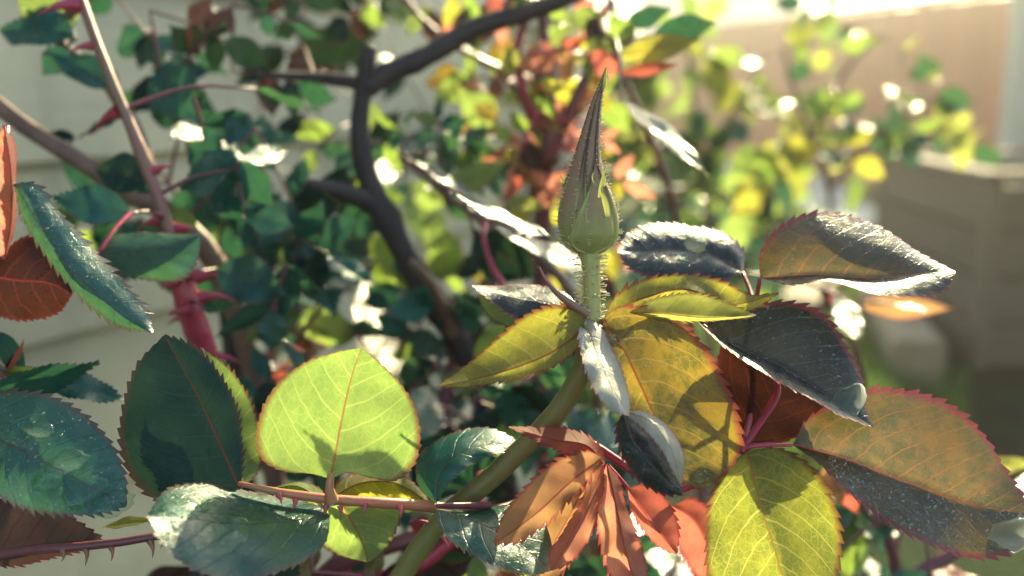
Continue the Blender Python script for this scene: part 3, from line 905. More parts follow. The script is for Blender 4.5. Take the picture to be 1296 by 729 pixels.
def sepal(h0, h1, th0, th1, hw, lift=1.2, lip=1.6, power=.9, flare=0.0, nseg=40, rim=1.5):
    """a sepal lying on the bud from height h0 to h1, its middle turning from th0 to th1; hw = half width in radians"""
    nc = 15; V, uv, F = [], [], []
    for i in range(nseg + 1):
        s = i / nseg; h = h0 + (h1 - h0) * s
        w = hw(s)
        tc = th0 + (th1 - th0) * s
        for j in range(nc):
            v = -1 + 2 * j / (nc - 1); a = abs(v)
            off = lift + lip * max(0, a - .72) / .28 * (1 if s < .95 else .4) + flare * s ** 3 - 1.0 * (1 - min(1, s * 8)) + .7 * math.cos(v * 3.14) * .4
            if a == 1: off -= .4
            V.append(bud_pt(h, tc + v * w, off)); uv.append((h, .5 + .5 * v))
    F = [f[::-1] for f in grid_faces(nseg, nc)]
    V0 = list(V)
    for sd_ in (0, nc - 1):
        tv, tf, _, _ = tube_data([V0[i * nc + sd_] for i in range(0, nseg + 1, 2)], [rim * PXM * .5, rim * PXM, rim * PXM, rim * PXM * .7, rim * PXM * .3], 7, nseg)
        b0 = len(V); V += list(tv); F += [tuple(q + b0 for q in f) for f in tf]
        uv += [(h0 + (h1 - h0) * min(1, (q // 7) / nseg), 0.0 if sd_ == 0 else 1.0) for q in range(len(tv))]
    o = link('sepal', mesh('sepal', V, F, uv), bm_, bud)
    for side in (0, nc - 1):                        # short hairs along both margins
        for i in range(2, nseg - 1, 1):
            if hr.random() < .55:
                p = V[i * nc + side]; inn = V[i * nc + (3 if side == 0 else nc - 4)]
                cdir = p - P(np.interp(h0 + (h1-h0) * i / nseg, B_H, B_X), np.interp(h0 + (h1-h0) * i / nseg, B_H, B_Y), BUD_D)
                hair(p, (p - inn) * .6 + cdir / np.linalg.norm(cdir) * .001, hr.uniform(.0005, .0011), .00009)
    return o
# order: the wide back ones first, the short front one outermost
sepal(.03, .985, -2.5, -2.2, lambda s: .95 * (1 - s) ** .35 + .25, .4, 1.0)
sepal(.03, .985, 2.5, 2.3, lambda s: .95 * (1 - s) ** .35 + .25, .4, 1.0)
sepal(.04, .985, .05, .30, lambda s: .50 * (1 - s) ** .25 + .18, .8, 2.2)
sepal(.03, .99, -1.12, -.98, lambda s: .74 * (1 - s) ** .20 + .26, 3.2, 2.6)
sepal(.03, .975, 1.36, 1.20, lambda s: .60 * (1 - s) ** .3 + .26, 3.0, 2.4)
sepal(.012, .58, .0, .50, lambda s: max(.03, 1.0 * min(1, (s + .02) * 6) ** .5 * (1 - s) ** .75), 6.0, 2.4, rim=2.6)
for i in range(150):
    h = hr.uniform(.05, .8) ** 1.7; s = hr.choice((-1, 1)); th = s * (math.pi / 2 + hr.uniform(-.55, .6))
    p = bud_pt(h, th, 4.0); c = bud_pt(h, th, -5)
    hair(p, p - c + UP * .0003, hr.uniform(.0007, .0013), .00010)

# leafy fringes at the sepal margins
def fringe(pts, w, name='sepal_fringe'):
    c = catmull([P(*q) for q in pts], np.linspace(0, 1, 15))
    V, uv, mt = [], [], []
    T = np.gradient(c, axis=0)
    for i in range(15):
        t = T[i] / np.linalg.norm(T[i]); sd = np.cross(t, FW); sd /= np.linalg.norm(sd)
        u = i / 14; ww = w * PXM * (math.sin(math.pi * min(.96, u * .8 + .2)))
        for v in (-1, 0, 1):
            V.append(c[i] + sd * ww * v - FW * (.0003 if v == 0 else 0)); uv.append((u, v * .5)); mt.append((u, v * .1))
    link(name, mesh(name, V, grid_faces(14, 3), uv, mt), fringe_m, bud)
fringe([(758, 250, 22.1), (761, 236, 22.05), (764, 222, 22.1), (766, 209, 22.15)], 2.6)
fringe([(763, 236, 22.1), (768, 230, 22.1), (772, 225, 22.2)], 1.6)
fringe([(769, 274, 22.1), (767, 260, 22.0), (763, 246, 22.0), (761, 238, 22.05)], 3.6)
fringe([(754, 234, 22.2), (750, 226, 22.2), (751, 219, 22.2), (757, 216, 22.2)], 1.0)
fringe([(713, 240, 23.0), (715, 228, 23.0), (723, 216, 23.0)], 2.2)
fringe([(713, 236, 23.0), (711, 228, 23.0), (709, 220, 23.0)], 1.4)
fringe([(763, 112, 22.9), (765, 100, 22.9), (766, 86, 22.9)], 1.6)
fringe([(763, 114, 22.9), (768, 104, 22.9), (767, 82, 22.9)], 1.8)
hm_ = plain('gland_hair', (.62,.52,.30), .4)
tag(link('hair', mesh('hair', hairV, hairF), hm_, bs.e), kind='stuff')

# leaf hanging left and right of the bud stalk, traced leaflet by leaflet
def rachis(pl, pts, r, mat='green', name='leaf', label=None):
    o, c = tube(name, [P(*q) for q in pts], [r, r * .9, r * .8, r * .7, r * .35], S[mat], pl.e, n=8, step=16)
    pl.nodes += list(c)
    if label: o['label'] = label
    return o
lfA = rachis(bs, [(746, 470, 22.9), (744, 430, 22.5), (740, 408, 22.3)], .0011, 'olive')
hero('R1', lfA, [(740, 416), (700, 445), (650, 466), (600, 480), (553, 489)], [(737, 397), (708, 388), (672, 396), (636, 424), (603, 452), (575, 474)],
     [(730, 440), (700, 463), (660, 476), (615, 486), (580, 489)], (22.3, 21.7, 21.9), 'olive', dl=.7, dr=-.2, side='U', bulge=.08)
hero('R2', lfA, [(738, 402), (752, 440), (770, 482), (796, 526)], [(733, 420), (738, 455), (752, 492), (776, 520)],
     [(754, 408), (776, 445), (792, 485), (797, 510)], (22.8, 21.3, 20.5), 'pale', dl=-.3, dr=.6, side='T', bulge=.14, wave=.10, tooth=.6, teeth=15)
hero('R2c', lfA, [(790, 520), (802, 556), (828, 592), (864, 626)], [(781, 538), (786, 570), (806, 604), (838, 624)],
     [(812, 528), (840, 556), (854, 588), (862, 612)], (21.6, 20.7, 20.9), 'slate', dl=.2, dr=.9, side='T', bulge=.22, wave=.14, teeth=14)
hero('R2d', lfA, [(786, 520), (818, 530), (846, 562), (862, 614)], [(812, 520), (845, 540), (866, 580)], [(808, 536), (836, 566), (852, 596)], (21.2, 20.4, 20.6), 'pale', dl=.5, dr=-.1, side='T', bulge=.10, wave=.06, teeth=14, tooth=.5)
tube('stalklet', [P(744, 430, 22.6), P(772, 490, 21.8), P(789, 520, 21.4)], [.0007, .0006, .0005], S['olive'], lfA, n=6, step=10)
hero('R10', lfA, [(742, 402), (700, 385), (650, 375), (597, 361)], [(715, 372), (675, 361), (630, 362)], [(720, 400), (680, 408), (645, 398), (618, 377)], (24.0, 24.6, 24.6), 'slate', dl=.9, dr=-.4)
hero('R10b', lfA, [(742, 410), (700, 402), (650, 395), (603, 368)], [(705, 392), (660, 382), (625, 368)], [(710, 425), (660, 420), (615, 395)], (24.6, 25.4, 25.6), 'lime', dl=.5, dr=-.3, side='U')
stp, _ = tube('stipule', [P(744, 398, 22.5), P(722, 384, 22.4), P(702, 368, 22.3), P(688, 350, 22.2), P(682, 338, 22.2), P(680, 340, 22.3)], [.0012, .0010, .0008, .0005, .0003, .0002], S['pink'], bs.e, n=6, step=24)
lfB = rachis(bs, [(748, 430, 23.1), (757, 415, 23.0), (764, 404, 22.8)], .0011, 'olive')
hero('R3', lfB, [(764, 404), (788, 440), (812, 490), (838, 548), (866, 600), (886, 618)], [(764, 425), (774, 465), (790, 505), (826, 548), (852, 590), (868, 612)],
     [(778, 391), (812, 389), (850, 402), (888, 436), (915, 482), (934, 530), (937, 566), (920, 596)], (22.7, 22.0, 21.8), 'bronze', dl=-.1, dr=.45, side='U', bulge=.10, wave=.10, teeth=23)
hero('R4', lfB, [(764, 403), (812, 378), (868, 366), (930, 385), (985, 370)], [(778, 378), (808, 358), (842, 350), (880, 349), (915, 358), (950, 374)],
     [(800, 392), (850, 385), (900, 390), (950, 392)], (23.0, 23.4, 23.1), 'olive', dl=.35, dr=-.1, side='U', bulge=.06, wave=.08)
hero('R4b', lfB, [(796, 396), (840, 397), (890, 402), (957, 399)], [(812, 386), (845, 375), (880, 372), (920, 384)], [(840, 404), (890, 406), (930, 403)], (22.6, 22.5, 22.4), 'yellow', dl=.3, dr=.1, side='U', wave=.03)

# the compound leaf on the right: stalk comes up from behind
lfC = rachis(bs, [(745, 560, 23.8), (860, 620, 23.6), (945, 566, 23.0), (1003, 563, 22.8)], .0011, 'red', label='reddish leaf stalk carrying the bronze leaflets')
rach2, _ = tube('stalklet', [P(938, 572, 23.0), P(955, 545, 23.2), P(985, 490, 23.8), P(890, 412, 24.0)], [.0009, .0008, .0006, .0005], S['red'], lfC, n=6, step=20)
hero('R6', lfC, [(1003, 563), (1075, 583), (1150, 612), (1225, 637), (1312, 652)], [(1022, 532), (1060, 510), (1105, 494), (1155, 497), (1205, 516), (1245, 552), (1275, 600), (1300, 636)],
     [(1035, 585), (1075, 622), (1130, 664), (1185, 690), (1235, 705), (1290, 690)], (23.2, 22.5, 22.0), 'bronze_wet', dl=.45, dr=-.95, side='T', bulge=.05, wave=.10, teeth=24)
hero('R9', lfC, [(946, 570), (960, 630), (982, 700), (1002, 775)], [(925, 588), (902, 630), (895, 680), (902, 740)], [(985, 568), (1030, 596), (1056, 640), (1064, 690), (1050, 745)], (22.9, 22.4, 22.2), 'moss', dl=.25, dr=.5, side='U', bulge=.07)
hero('R5', lfC, [(884, 408), (935, 440), (985, 462), (1040, 496), (1105, 541)], [(905, 398), (950, 386), (1005, 384), (1045, 402), (1070, 440), (1087, 475), (1092, 510)],
     [(900, 424), (935, 452), (980, 479), (1030, 506), (1072, 528)], (24.2, 22.9, 22.2), 'slate', dl=.6, dr=-.9, side='T', bulge=.07, teeth=21)
hero('R5b', lfC, [(948, 562), (968, 520), (985, 490), (1010, 450)], [(925, 520), (908, 470), (915, 440), (960, 440)], [(990, 560), (1030, 535), (1050, 510), (1035, 470)], (23.4, 24.0, 24.4), 'plum', dl=.5, dr=.3, side='U')
hero('R7', lfC, [(962, 352), (1030, 348), (1100, 352), (1165, 346), (1209, 343)], [(962, 325), (985, 290), (1025, 271), (1075, 275), (1120, 291), (1160, 318), (1188, 333)],
     [(995, 360), (1050, 356), (1105, 371), (1155, 374), (1195, 367)], (24.0, 23.6, 23.5), 'bronze_wet', dl=1.2, dr=-1.0, side='T', bulge=.14, wave=.05, teeth=23)
tube('stalklet', [P(938, 572, 23.0), P(958, 480, 24.6), P(955, 400, 24.6), P(962, 352, 24.0)], [.0008, .0007, .0006, .0005], S['red'], lfC, n=6, step=16)
hero('R8', lfC, [(940, 345), (900, 322), (850, 315), (815, 318), (782, 318)], [(940, 318), (915, 296), (870, 287), (828, 284), (795, 296)], [(915, 354), (860, 358), (820, 350), (793, 335)], (26.0, 26.0, 25.0), 'slate', dl=.75, dr=-.75, side='T', bulge=.14, quilt=.04)
tube('stalklet', [P(955, 400, 24.6), P(950, 370, 25.4), P(940, 345, 26.0)], [.0007, .0006, .0005], S['red'], lfC, n=6, step=10)

# young red leaves on a short side shoot
lfY = rachis(bs, [(700, 545, 23.8), (740, 600, 23.0), (768, 590, 22.2)], .0012, 'red', label='young red side leaf below the bud')
hero('Y2', lfY, [(766, 590), (745, 565), (700, 556), (644, 540)], [(762, 570), (742, 552), (715, 543), (680, 541)], [(745, 580), (715, 572), (680, 556)], (22.4, 22.2, 22.2), 'red', dl=.4, dr=-.1, side='U', teeth=13, wave=.06)
hero('Y1', lfY, [(762, 580), (722, 610), (690, 640), (655, 668), (626, 688)], [(748, 572), (720, 577), (690, 594), (660, 625), (636, 656)], [(750, 598), (722, 630), (692, 660), (655, 684)], (22.0, 21.7, 21.5), 'orange', dl=.4, dr=-.15, side='U', teeth=15, wave=.10)
hero('Y3', lfY, [(764, 586), (748, 630), (722, 680), (698, 722)], [(748, 600), (736, 635), (715, 670), (695, 708)], [(764, 612), (758, 650), (740, 690), (714, 716)], (21.9, 21.5, 21.4), 'rose', dl=.5, dr=.5, side='U', teeth=14, wave=.1)
hero('Y4', lfY, [(768, 586), (778, 630), (790, 690), (808, 752)], [(760, 615), (757, 665), (768, 715), (785, 745)], [(782, 605), (793, 645), (810, 690), (818, 730)], (22.0, 21.7, 21.7), 'rose', dl=.3, dr=.5, side='U', teeth=15, wave=.14)
hero('Y5', lfY, [(794, 618), (812, 645), (835, 675), (857, 702)], [(800, 645), (818, 675), (840, 695)], [(815, 614), (842, 632), (858, 668)], (23.0, 22.9, 22.9), 'red', dl=.3, dr=.3, side='U', teeth=12)
tube('stalklet', [P(768, 590, 22.2), P(780, 602, 22.7), P(794, 618, 23.0)], [.0008, .0007, .0006], S['red'], lfY, n=6, step=8)
hero('Y6', lfY, [(850, 640), (875, 655), (895, 690), (905, 735)], [(850, 668), (865, 700), (885, 730)], [(875, 632), (905, 655), (915, 700)], (26.0, 26.4, 26.5), 'red', dl=.4, dr=.3, side='U', teeth=12)
hero('Y7', lfY, [(742, 610), (722, 650), (700, 690), (680, 735)], [(722, 620), (695, 660), (675, 705)], [(745, 640), (732, 680), (705, 730)], (22.6, 22.7, 22.6), 'orange', dl=.4, dr=.3, side='U', teeth=13)

# the long leaf reaching left: rachis with prickles and its leaflets
lfL = rachis(bs, [(590, 650, 24.2), (545, 641, 23.3), (480, 636, 22.6), (420, 632, 22.3), (360, 624, 22.2), (302, 612, 22.2)], .0015, 'salmon', label='salmon leaf stalk with small prickles')
lc = np.array([P(*q) for q in [(545, 641, 23.2), (510, 639, 22.9), (480, 636, 22.6), (450, 634, 22.4), (420, 632, 22.3), (390, 628, 22.2), (360, 624, 22.2), (330, 618, 22.2)]])
for i, (x, y, d, dx, dy) in enumerate([(505, 640, 22.7, 2, 15), (462, 638, 22.5, -3, 13), (430, 640, 22.3, 1, 16), (412, 640, 22.2, -4, 15), (374, 632, 22.1, -5, 14), (352, 626, 22.1, 4, 12)]):
    a, b = P(x, y, d - .1), P(x + dx, y + dy, d - .2)
    V, F, uv, _ = tube_data([a, (a + b) / 2 + RT * .0003, b], [.0007, .00035, .00006], 6, 4)
    link('prickle', mesh('prickle', V, F, uv), S['red'], lfL)
tube('stalklet', [P(420, 634, 22.2), P(417, 618, 22.1), P(419, 600, 22.1)], [.0016, .0010, .0008], S['salmon'], lfL, n=8, step=8)
hero('L1', lfL, [(418, 606), (425, 570), (437, 510), (447, 470), (458, 440)], [(395, 600), (360, 596), (333, 582), (325, 556), (331, 522), (350, 488), (385, 460), (425, 446)],
     [(440, 598), (468, 604), (500, 608), (522, 590), (531, 558), (526, 520), (508, 488), (485, 464)], (22.2, 22.2, 21.9), 'lime', dl=.35, dr=.25, side='U', bulge=.05, wave=.08, teeth=26, tooth=.8)
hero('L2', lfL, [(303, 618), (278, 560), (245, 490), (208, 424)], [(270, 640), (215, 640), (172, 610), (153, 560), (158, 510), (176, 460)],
     [(306, 596), (305, 558), (298, 514), (277, 474), (246, 440)], (22.3, 22.7, 22.9), 'dark', dl=-.3, dr=.2, side='T', bulge=.10, wave=.08, teeth=24)  # near-black blade colour stands in for the shade on this leaflet
hero('L2b', lfL, [(306, 618), (300, 560), (282, 500), (255, 440)], [(285, 590), (270, 540), (258, 480)], [(326, 596), (328, 556), (318, 512), (292, 470)], (22.6, 23.5, 23.9), 'lime', dl=.2, dr=.2, side='U', teeth=22)  # leaflet added behind L2; its bright strip imitates L2's sunlit right margin
hero('L3', lfL, [(418, 652), (350, 660), (290, 662), (235, 655), (186, 652)], [(400, 640), (345, 628), (300, 620), (255, 611), (212, 620)], [(412, 685), (370, 715), (310, 732), (250, 722), (208, 690)], (22.0, 20.7, 19.6), 'wet', dl=1.6, dr=-1.2, side='T', bulge=.06, teeth=24)
hero('L4', lfL, [(432, 638), (445, 660), (458, 685), (466, 712)], [(402, 648), (398, 672), (425, 700)], [(470, 632), (508, 640), (500, 672), (482, 700)], (23.2, 23.6, 23.4), 'lime', dl=.3, dr=.4, side='U', teeth=16)
hero('L5', lfL, [(420, 630), (455, 612), (495, 610), (545, 637)], [(428, 612), (458, 598), (500, 598), (530, 618)], [(450, 634), (490, 638), (525, 640)], (23.6, 24.2, 24.4), 'olive', dl=.5, dr=.2, side='U', teeth=14)
hero('L6', lfL, [(410, 640), (395, 625), (375, 615), (345, 618)], [(408, 622), (385, 611), (362, 612)], [(395, 638), (370, 634)], (23.2, 23.6, 23.8), 'lime', dl=.4, dr=.2, side='U', teeth=12)

# two deep green leaflets between the long leaf and the red ones
lfM = rachis(bs, [(620, 640, 23.6), (575, 640, 23.2), (552, 640, 22.9)], .0010, 'wine')
hero('M1', lfM, [(550, 644), (600, 660), (650, 685), (698, 722)], [(590, 646), (640, 640), (690, 650), (705, 685)], [(560, 672), (595, 700), (640, 720), (675, 727)], (22.9, 22.4, 22.0), 'wet', dl=1.3, dr=-.8, side='T', bulge=.10)
hero('M2', lfM, [(552, 638), (556, 600), (590, 570), (660, 560)], [(530, 615), (530, 580), (565, 552), (615, 542)], [(565, 615), (590, 590), (630, 572)], (23.2, 23.6, 24.4), 'teal', dl=.9, dr=-.2, side='T', bulge=.14)

# ------------------------------------------------------------------ nearer shoots at the left edge
root = ground_under(-120, 900, 24)
bl = Plant('low rose shoot in the lower corner with a large wrinkled wet leaf', root, 'rose_shoot', 'rose shoot')
_, c = bl.stem([root, P(-160, 820, 24), P(-70, 720, 23.2), P(30, 697, 22.7), (P(120, 690, 22.5)), P(205, 677, 22.6), P(245, 664, 23.0)], [.004, .003, .0022, .0018, .0016, .0013, .0009], 'wine', rough=.05, step=50)
st_ = _
for (x, y, dx, dy) in ((108, 692, 0, 24), (140, 690, 1, 20), (190, 684, 3, 22), (205, 680, -2, 14), (80, 696, -2, 15)):
    a, b = P(x, y, 22.5), P(x + dx, y + dy, 22.4)
    V, F, uv, _ = tube_data([a, (a + b) / 2 + RT * .0004, b], [.0009, .0004, .00006], 6, 4)
    link('thorn', mesh('thorn', V, F, uv), S['pink'], st_)
lf = rachis(bl, [(-70, 718, 23.2), (-70, 600, 22.4), (-45, 545, 22.2)], .0012, 'wine')
hero('BL1', lf, [(-45, 540), (20, 566), (85, 600), (160, 640)], [(-10, 502), (45, 498), (95, 518), (135, 555), (158, 605)], [(-30, 600), (20, 638), (80, 650), (130, 648)], (22.2, 21.7, 21.8), 'wet', dl=.7, dr=-.4, side='T', bulge=.08, teeth=22, quilt=.05)
hero('BL2', lf, [(-45, 705), (20, 700), (80, 692), (136, 688)], [(-20, 640), (30, 634), (80, 650), (118, 674)], [(10, 716), (60, 706), (105, 696)], (22.8, 22.6, 22.5), 'maroon', dl=.5, dr=.2, side='U', teeth=18)
bl.leaf((-20, 500), (125, 458), 24.5, 'teal', 35, .62, dd=1.2)
bl.leaf((50, 480), (160, 508), 25.5, 'teal', -45, .8, dd=.6)
bl.leaf((-10, 470), (122, 462), 26, 'green', 60, .6, dd=1.5)
bl.leaf((190, 660), (130, 668), 23.4, 'yellow', 60, .5, dd=.2)
bl.leaf((60, 705), (-20, 715), 24.0, 'green', 55, .6)
bl.leaf((75, 700), (62, 690), 24.0, 'yellow', 50, .6)

root = ground_under(-200, 800, 26)
le = Plant('rose shoot at the edge with a long folded leaf and dark red leaflets', root, 'rose_shoot', 'rose shoot')
le.stem([root, P(-110, 700, 26), P(-30, 480, 26), P(-8, 330, 25.5), P(4, 230, 25.2), P(8, 160, 25.5)], [.004, .003, .002, .0016, .0013, .0009], 'red', rough=.05, step=40)
lf = rachis(le, [(2, 250, 25.3), (10, 240, 25.0), (18, 233, 24.8)], .0010, 'pink')
hero('LM1', lf, [(18, 232), (60, 300), (105, 355), (150, 395), (193, 421)], [(40, 232), (80, 275), (125, 325), (165, 370), (188, 400)], [(25, 262), (60, 325), (100, 372), (145, 408)], (24.8, 24.3, 24.4), 'wet', dl=.6, dr=.2, side='T', bulge=.12)
hero('LM2', lf, [(-10, 350), (25, 355), (60, 358), (92, 372)], [(5, 320), (35, 300), (65, 320), (88, 345)], [(0, 398), (40, 404), (75, 394)], (25.4, 25.2, 25.0), 'plum', dl=.4, dr=.3, side='T')
hero('LM3', lf, [(6, 330), (14, 280), (14, 220), (6, 160)], [(-14, 300), (-18, 240), (-10, 185)], [(18, 290), (20, 230), (17, 180)], (25.2, 24.6, 24.8), 'rose', dl=.3, dr=.5, side='U', teeth=16, quilt=.07)
le.leaf((0, 420), (35, 480), 26.5, 'teal', 30, .7)
le.leaf((10, 470), (30, 430), 26.0, 'red', 50, .5)
le.leaf((-5, 500), (20, 440), 26.5, 'maroon', 60, .5)

# ------------------------------------------------------------------ thorny canes left of the bud
root = ground_under(300, 560, 34, .05)
tc = Plant('crimson and pink thorny cane rising past the house wall', root)
st_, c = tc.stem([root, P(262, 640, 33), P(262, 480, 32.5), P(247, 415, 32), P(232, 360, 31.5), P(212, 285, 31), P(178, 190, 31), P(140, 100, 31), P(103, 0, 31.5), P(85, -60, 32)], [.005, .0036, .0032, .0031, .0027, .0022, .0020, .0019, .0017, .0014], 'pink', rough=.08, step=80)
red, rc = tube('young_bark', [P(262, 450, 32.3), P(250, 420, 31.95), P(238, 385, 31.6), P(229, 352, 31.4)], [.0036, .0042, .0041, .0034], S['red'], tc.e, n=12, step=20, rough=.12)
thorns(st_, c, [.0045, .0025], 20, .010, 'red', 11, (.45, .98))
for (x, y, dx, dy) in ((228, 350, 34, -4), (225, 355, -22, 10), (215, 290, 28, -2), (210, 280, -26, 4), (240, 390, -28, 8), (215, 300, 20, 16), (250, 350, 26, -2)):
    a, b = P(x, y, 31.2), P(x + dx, y + dy, 31.0)
    V, F, uv, _ = tube_data([a, (a + b) / 2, b], [.0026, .0013, .0002], 7, 5)
    link('thorn', mesh('thorn', V, F, uv), S['red'], st_)
tc.leaf((165, 270), (68, 250), 29, 'teal', 15, .95, dd=-.5, gi=1)
hero('LM4', tc.stalk(tc.near(P(122, 325, 27.5)), P(122, 325, 27.5), 'red'), [(122, 325), (165, 318), (210, 312), (253, 297)], [(140, 302), (175, 294), (215, 296)], [(150, 345), (190, 354), (235, 350), (250, 325)], (27.5, 27.2, 27.2), 'wet', dl=1.4, dr=-.3, side='T', bulge=.12)
tc.leaf((256, 390), (306, 384), 30.5, 'wet', 40, .75, dd=.4)
tc.leaf((275, 340), (360, 372), 33, 'teal', -10, 1.3, gi=2)
tc.leaf((190, 230), (120, 215), 32, 'dark', 20, 1.1)
tc.leaf((200, 240), (150, 200), 33, 'teal', -30, .9)
tc.leaf((215, 260), (250, 290), 33, 'green', 160, .8)
tc.leaf((150, 110), (60, 60), 34, 'teal', 30, .8, dd=.5)

root = ground_under(420, 520, 40, .02)
bc = Plant('brown cane with sunlit bark slanting in from the left edge', root)
st_, c = bc.stem([root, P(330, 520, 39), P(300, 400, 38), P(250, 300, 37), P(160, 240, 36), P(78, 190, 35.5), P(25, 155, 35.5), P(-40, 100, 36)], [.006, .0050, .0048, .0044, .0042, .0038, .0034, .003], 'brown', rough=.12, step=60)
thorns(st_, c, [.0045, .003], 5, .006, 'brown', 3, (.5, .95))
bc.stem([P(200, 265, 36.5), P(170, 160, 36.5), P(130, 100, 36), P(70, 40, 36), P(105, 2, 36), P(130, -30, 36)], [.003, .0026, .0024, .002, .002, .0018], 'brown', name='side_stem')
bc.leaf((75, 35), (20, -20), 35, 'lime', 175, 1.0)
bc.leaf((95, 30), (65, -10), 36, 'lime', 160, 1.1)
bc.leaf((95, 48), (0, 38), 34.5, 'teal', 50, .9, dd=.8)
bc.leaf((85, 60), (55, 95), 34.5, 'teal', 5, 1.2)
bc.leaf((150, 150), (100, 175), 36, 'dark', 60, .7)
bc.leaf((95, 175), (60, 168), 36, 'dark', 20, .8)
bc.fill((190, 80, 330, 300), (36, 42), 17, (48, 82), ['teal', 'teal', 'dark', 'teal', 'teal'], seed=21, rolls=(-50, 50), gl=0.14, glsize=.5)
bc.fill((180, 0, 300, 50), (38, 42), 4, (36, 58), ['dark', 'maroon', 'teal'], seed=22)
bc.fill((200, 90, 360, 420), (42, 52), 5, (50, 80), ['teal', 'teal', 'green'], seed=23, rolls=(-50, 50))
bc.fill((180, -10, 340, 110), (40, 50), 4, (36, 62), ['teal', 'dark', 'maroon', 'dark'], seed=24, gl=0.15, glsize=.5)
bc.leaf((235, 165), (300, 220), 35, 'wet', 'g', .8, dd=1.2)
bc.leaf((255, 175), (312, 215), 35.5, 'wet', 'g', .7, dd=1.5)

tc.fill((180, 110, 330, 330), (31, 35), 6, (56, 84), ['teal', 'wet', 'teal'], seed=15, gl=.3, comp=0)

# old dark cane with a thick side branch
root = ground_under(640, 560, 60, .05)
oc = Plant('old dark forked cane with sunlit edges before the clapboards', root)
st_, c = oc.stem([root, P(640, 620, 41.0), P(585, 440, 40.0), P(525, 345, 39.5), P(488, 275, 39.0), P(462, 212, 39.0), P(455, 160, 39.0), P(460, 110, 39.0), P(468, 60, 38.5)], [0.0073, 0.0062, 0.0055, 0.0054, 0.0053, 0.0051, 0.0048, 0.0044, 0.0031], 'old', rough=.22, step=70, n=12)
oc.stem([P(460, 112, 39.0), P(490, 92, 39.5), P(530, 76, 40.0), P(600, 36, 41.0), P(680, 12, 41.0), P(740, -10, 41.0)], [0.0044, 0.0045, 0.0044, 0.0041, 0.0037, 0.0029], 'old', name='branch', rough=.18, n=12)
oc.stem([P(455, 105, 39.0), P(400, 98, 39.0), P(340, 95, 38.0)], [0.0029, 0.0022, 0.0014], 'old', name='branch')
oc.stem([P(480, 262, 39.0), P(430, 242, 38.0), P(390, 235, 37.0)], [0.0044, 0.0037, 0.0026], 'old', name='branch', rough=.2)
oc.stem([P(575, 430, 40.0), P(545, 360, 37.0), P(520, 330, 36.0)], [0.0029, 0.0022, 0.0014], 'brown', name='branch', rough=.2)
thorns(st_, c, [.008, .005], 6, .008, 'wine', 9, (.4, .98))
oc.leaf((372, 66), (478, 40), 52, 'dark', 25, .9)
oc.leaf((330, 95), (445, 100), 53, 'dark', 70, .6)
oc.leaf((360, 60), (300, 110), 52, 'dark', 20, 1.0)
oc.leaf((450, 130), (490, 175), 53, 'lime', 170, .9)
oc.leaf((470, 185), (505, 140), 53, 'dark', 10, 1.1)
oc.leaf((425, 165), (360, 165), 50, 'green', 165, .8)
oc.leaf((400, 190), (385, 225), 50, 'lime', 150, .9)
oc.leaf((385, 145), (345, 185), 50, 'dark', 20, .9)
oc.leaf((405, 130), (380, 90), 50, 'dark', 40, .8)
oc.leaf((480, 200), (490, 235), 52, 'wet', 'g', 1.2, dd=2)
oc.leaf((560, 355), (565, 290), 45, 'lime', 175, 1.25)
oc.leaf((550, 350), (580, 300), 45.5, 'lime', 160, 1.0)
oc.leaf((575, 350), (615, 320), 46, 'dark', 20, 1.2)
oc.leaf((450, 425), (362, 405), 40, 'lime', 155, .85, dd=.8)
oc.leaf((452, 420), (370, 395), 41, 'teal', 55, .7, dd=.5)
oc.leaf((486, 492), (468, 345), 44, 'pale', 'g', .75, gi=3)
oc.fill((330, 190, 470, 320), (57, 68), 7, (40, 66), ['teal', 'teal', 'green', 'dark'], seed=31, gl=0.22, glsize=.6)
oc.fill((330, -10, 520, 110), (57, 68), 4, (34, 56), ['dark', 'teal', 'maroon', 'dark'], seed=33, gl=.12, glsize=.5)
oc.fill((480, 120, 640, 260), (57, 66), 3, (34, 52), ['teal', 'green', 'lime', 'wet'], seed=34, gl=.35, glsize=.6)
oc.fill((300, -20, 440, 60), (57, 66), 4, (36, 58), ['dark', 'teal', 'maroon'], seed=32)

# short dark stems low on the left
root = ground_under(300, 560, 44, .1)
ds = Plant('straight dark stem beside the crimson cane with a pale cut side', root)
ds.stem([root, P(310, 600, 43), P(298, 480, 42.5), P(288, 390, 42), P(280, 320, 42), P(300, 250, 43)], [.007, .006, .0056, .0052, .004, .003], 'old', rough=.15)
ds.stem([P(312, 560, 43), P(335, 490, 42), P(348, 420, 42), P(352, 380, 43)], [.003, .0028, .0024, .002], 'pink', name='side_stem')
ds.leaf((350, 470), (310, 430), 41, 'teal', 60, .5)
ds.leaf((345, 400), (335, 430), 42, 'yellow', 160, .8)
ds.leaf((395, 470), (355, 430), 40, 'wet', 'g', .6, dd=1)
ds.fill((285, 240, 380, 400), (43, 50), 5, (36, 61), ['teal', 'dark', 'teal'], seed=41, gl=0.12, glsize=.55)
ds.fill((330, 430, 420, 470), (44, 48), 4, (22, 32), ['orange', 'red', 'maroon'], seed=42)

ds.fill((340, 330, 470, 420), (33, 38), 4, (48, 76), ['teal', 'green', 'wet'], seed=43, gl=.3, comp=0)

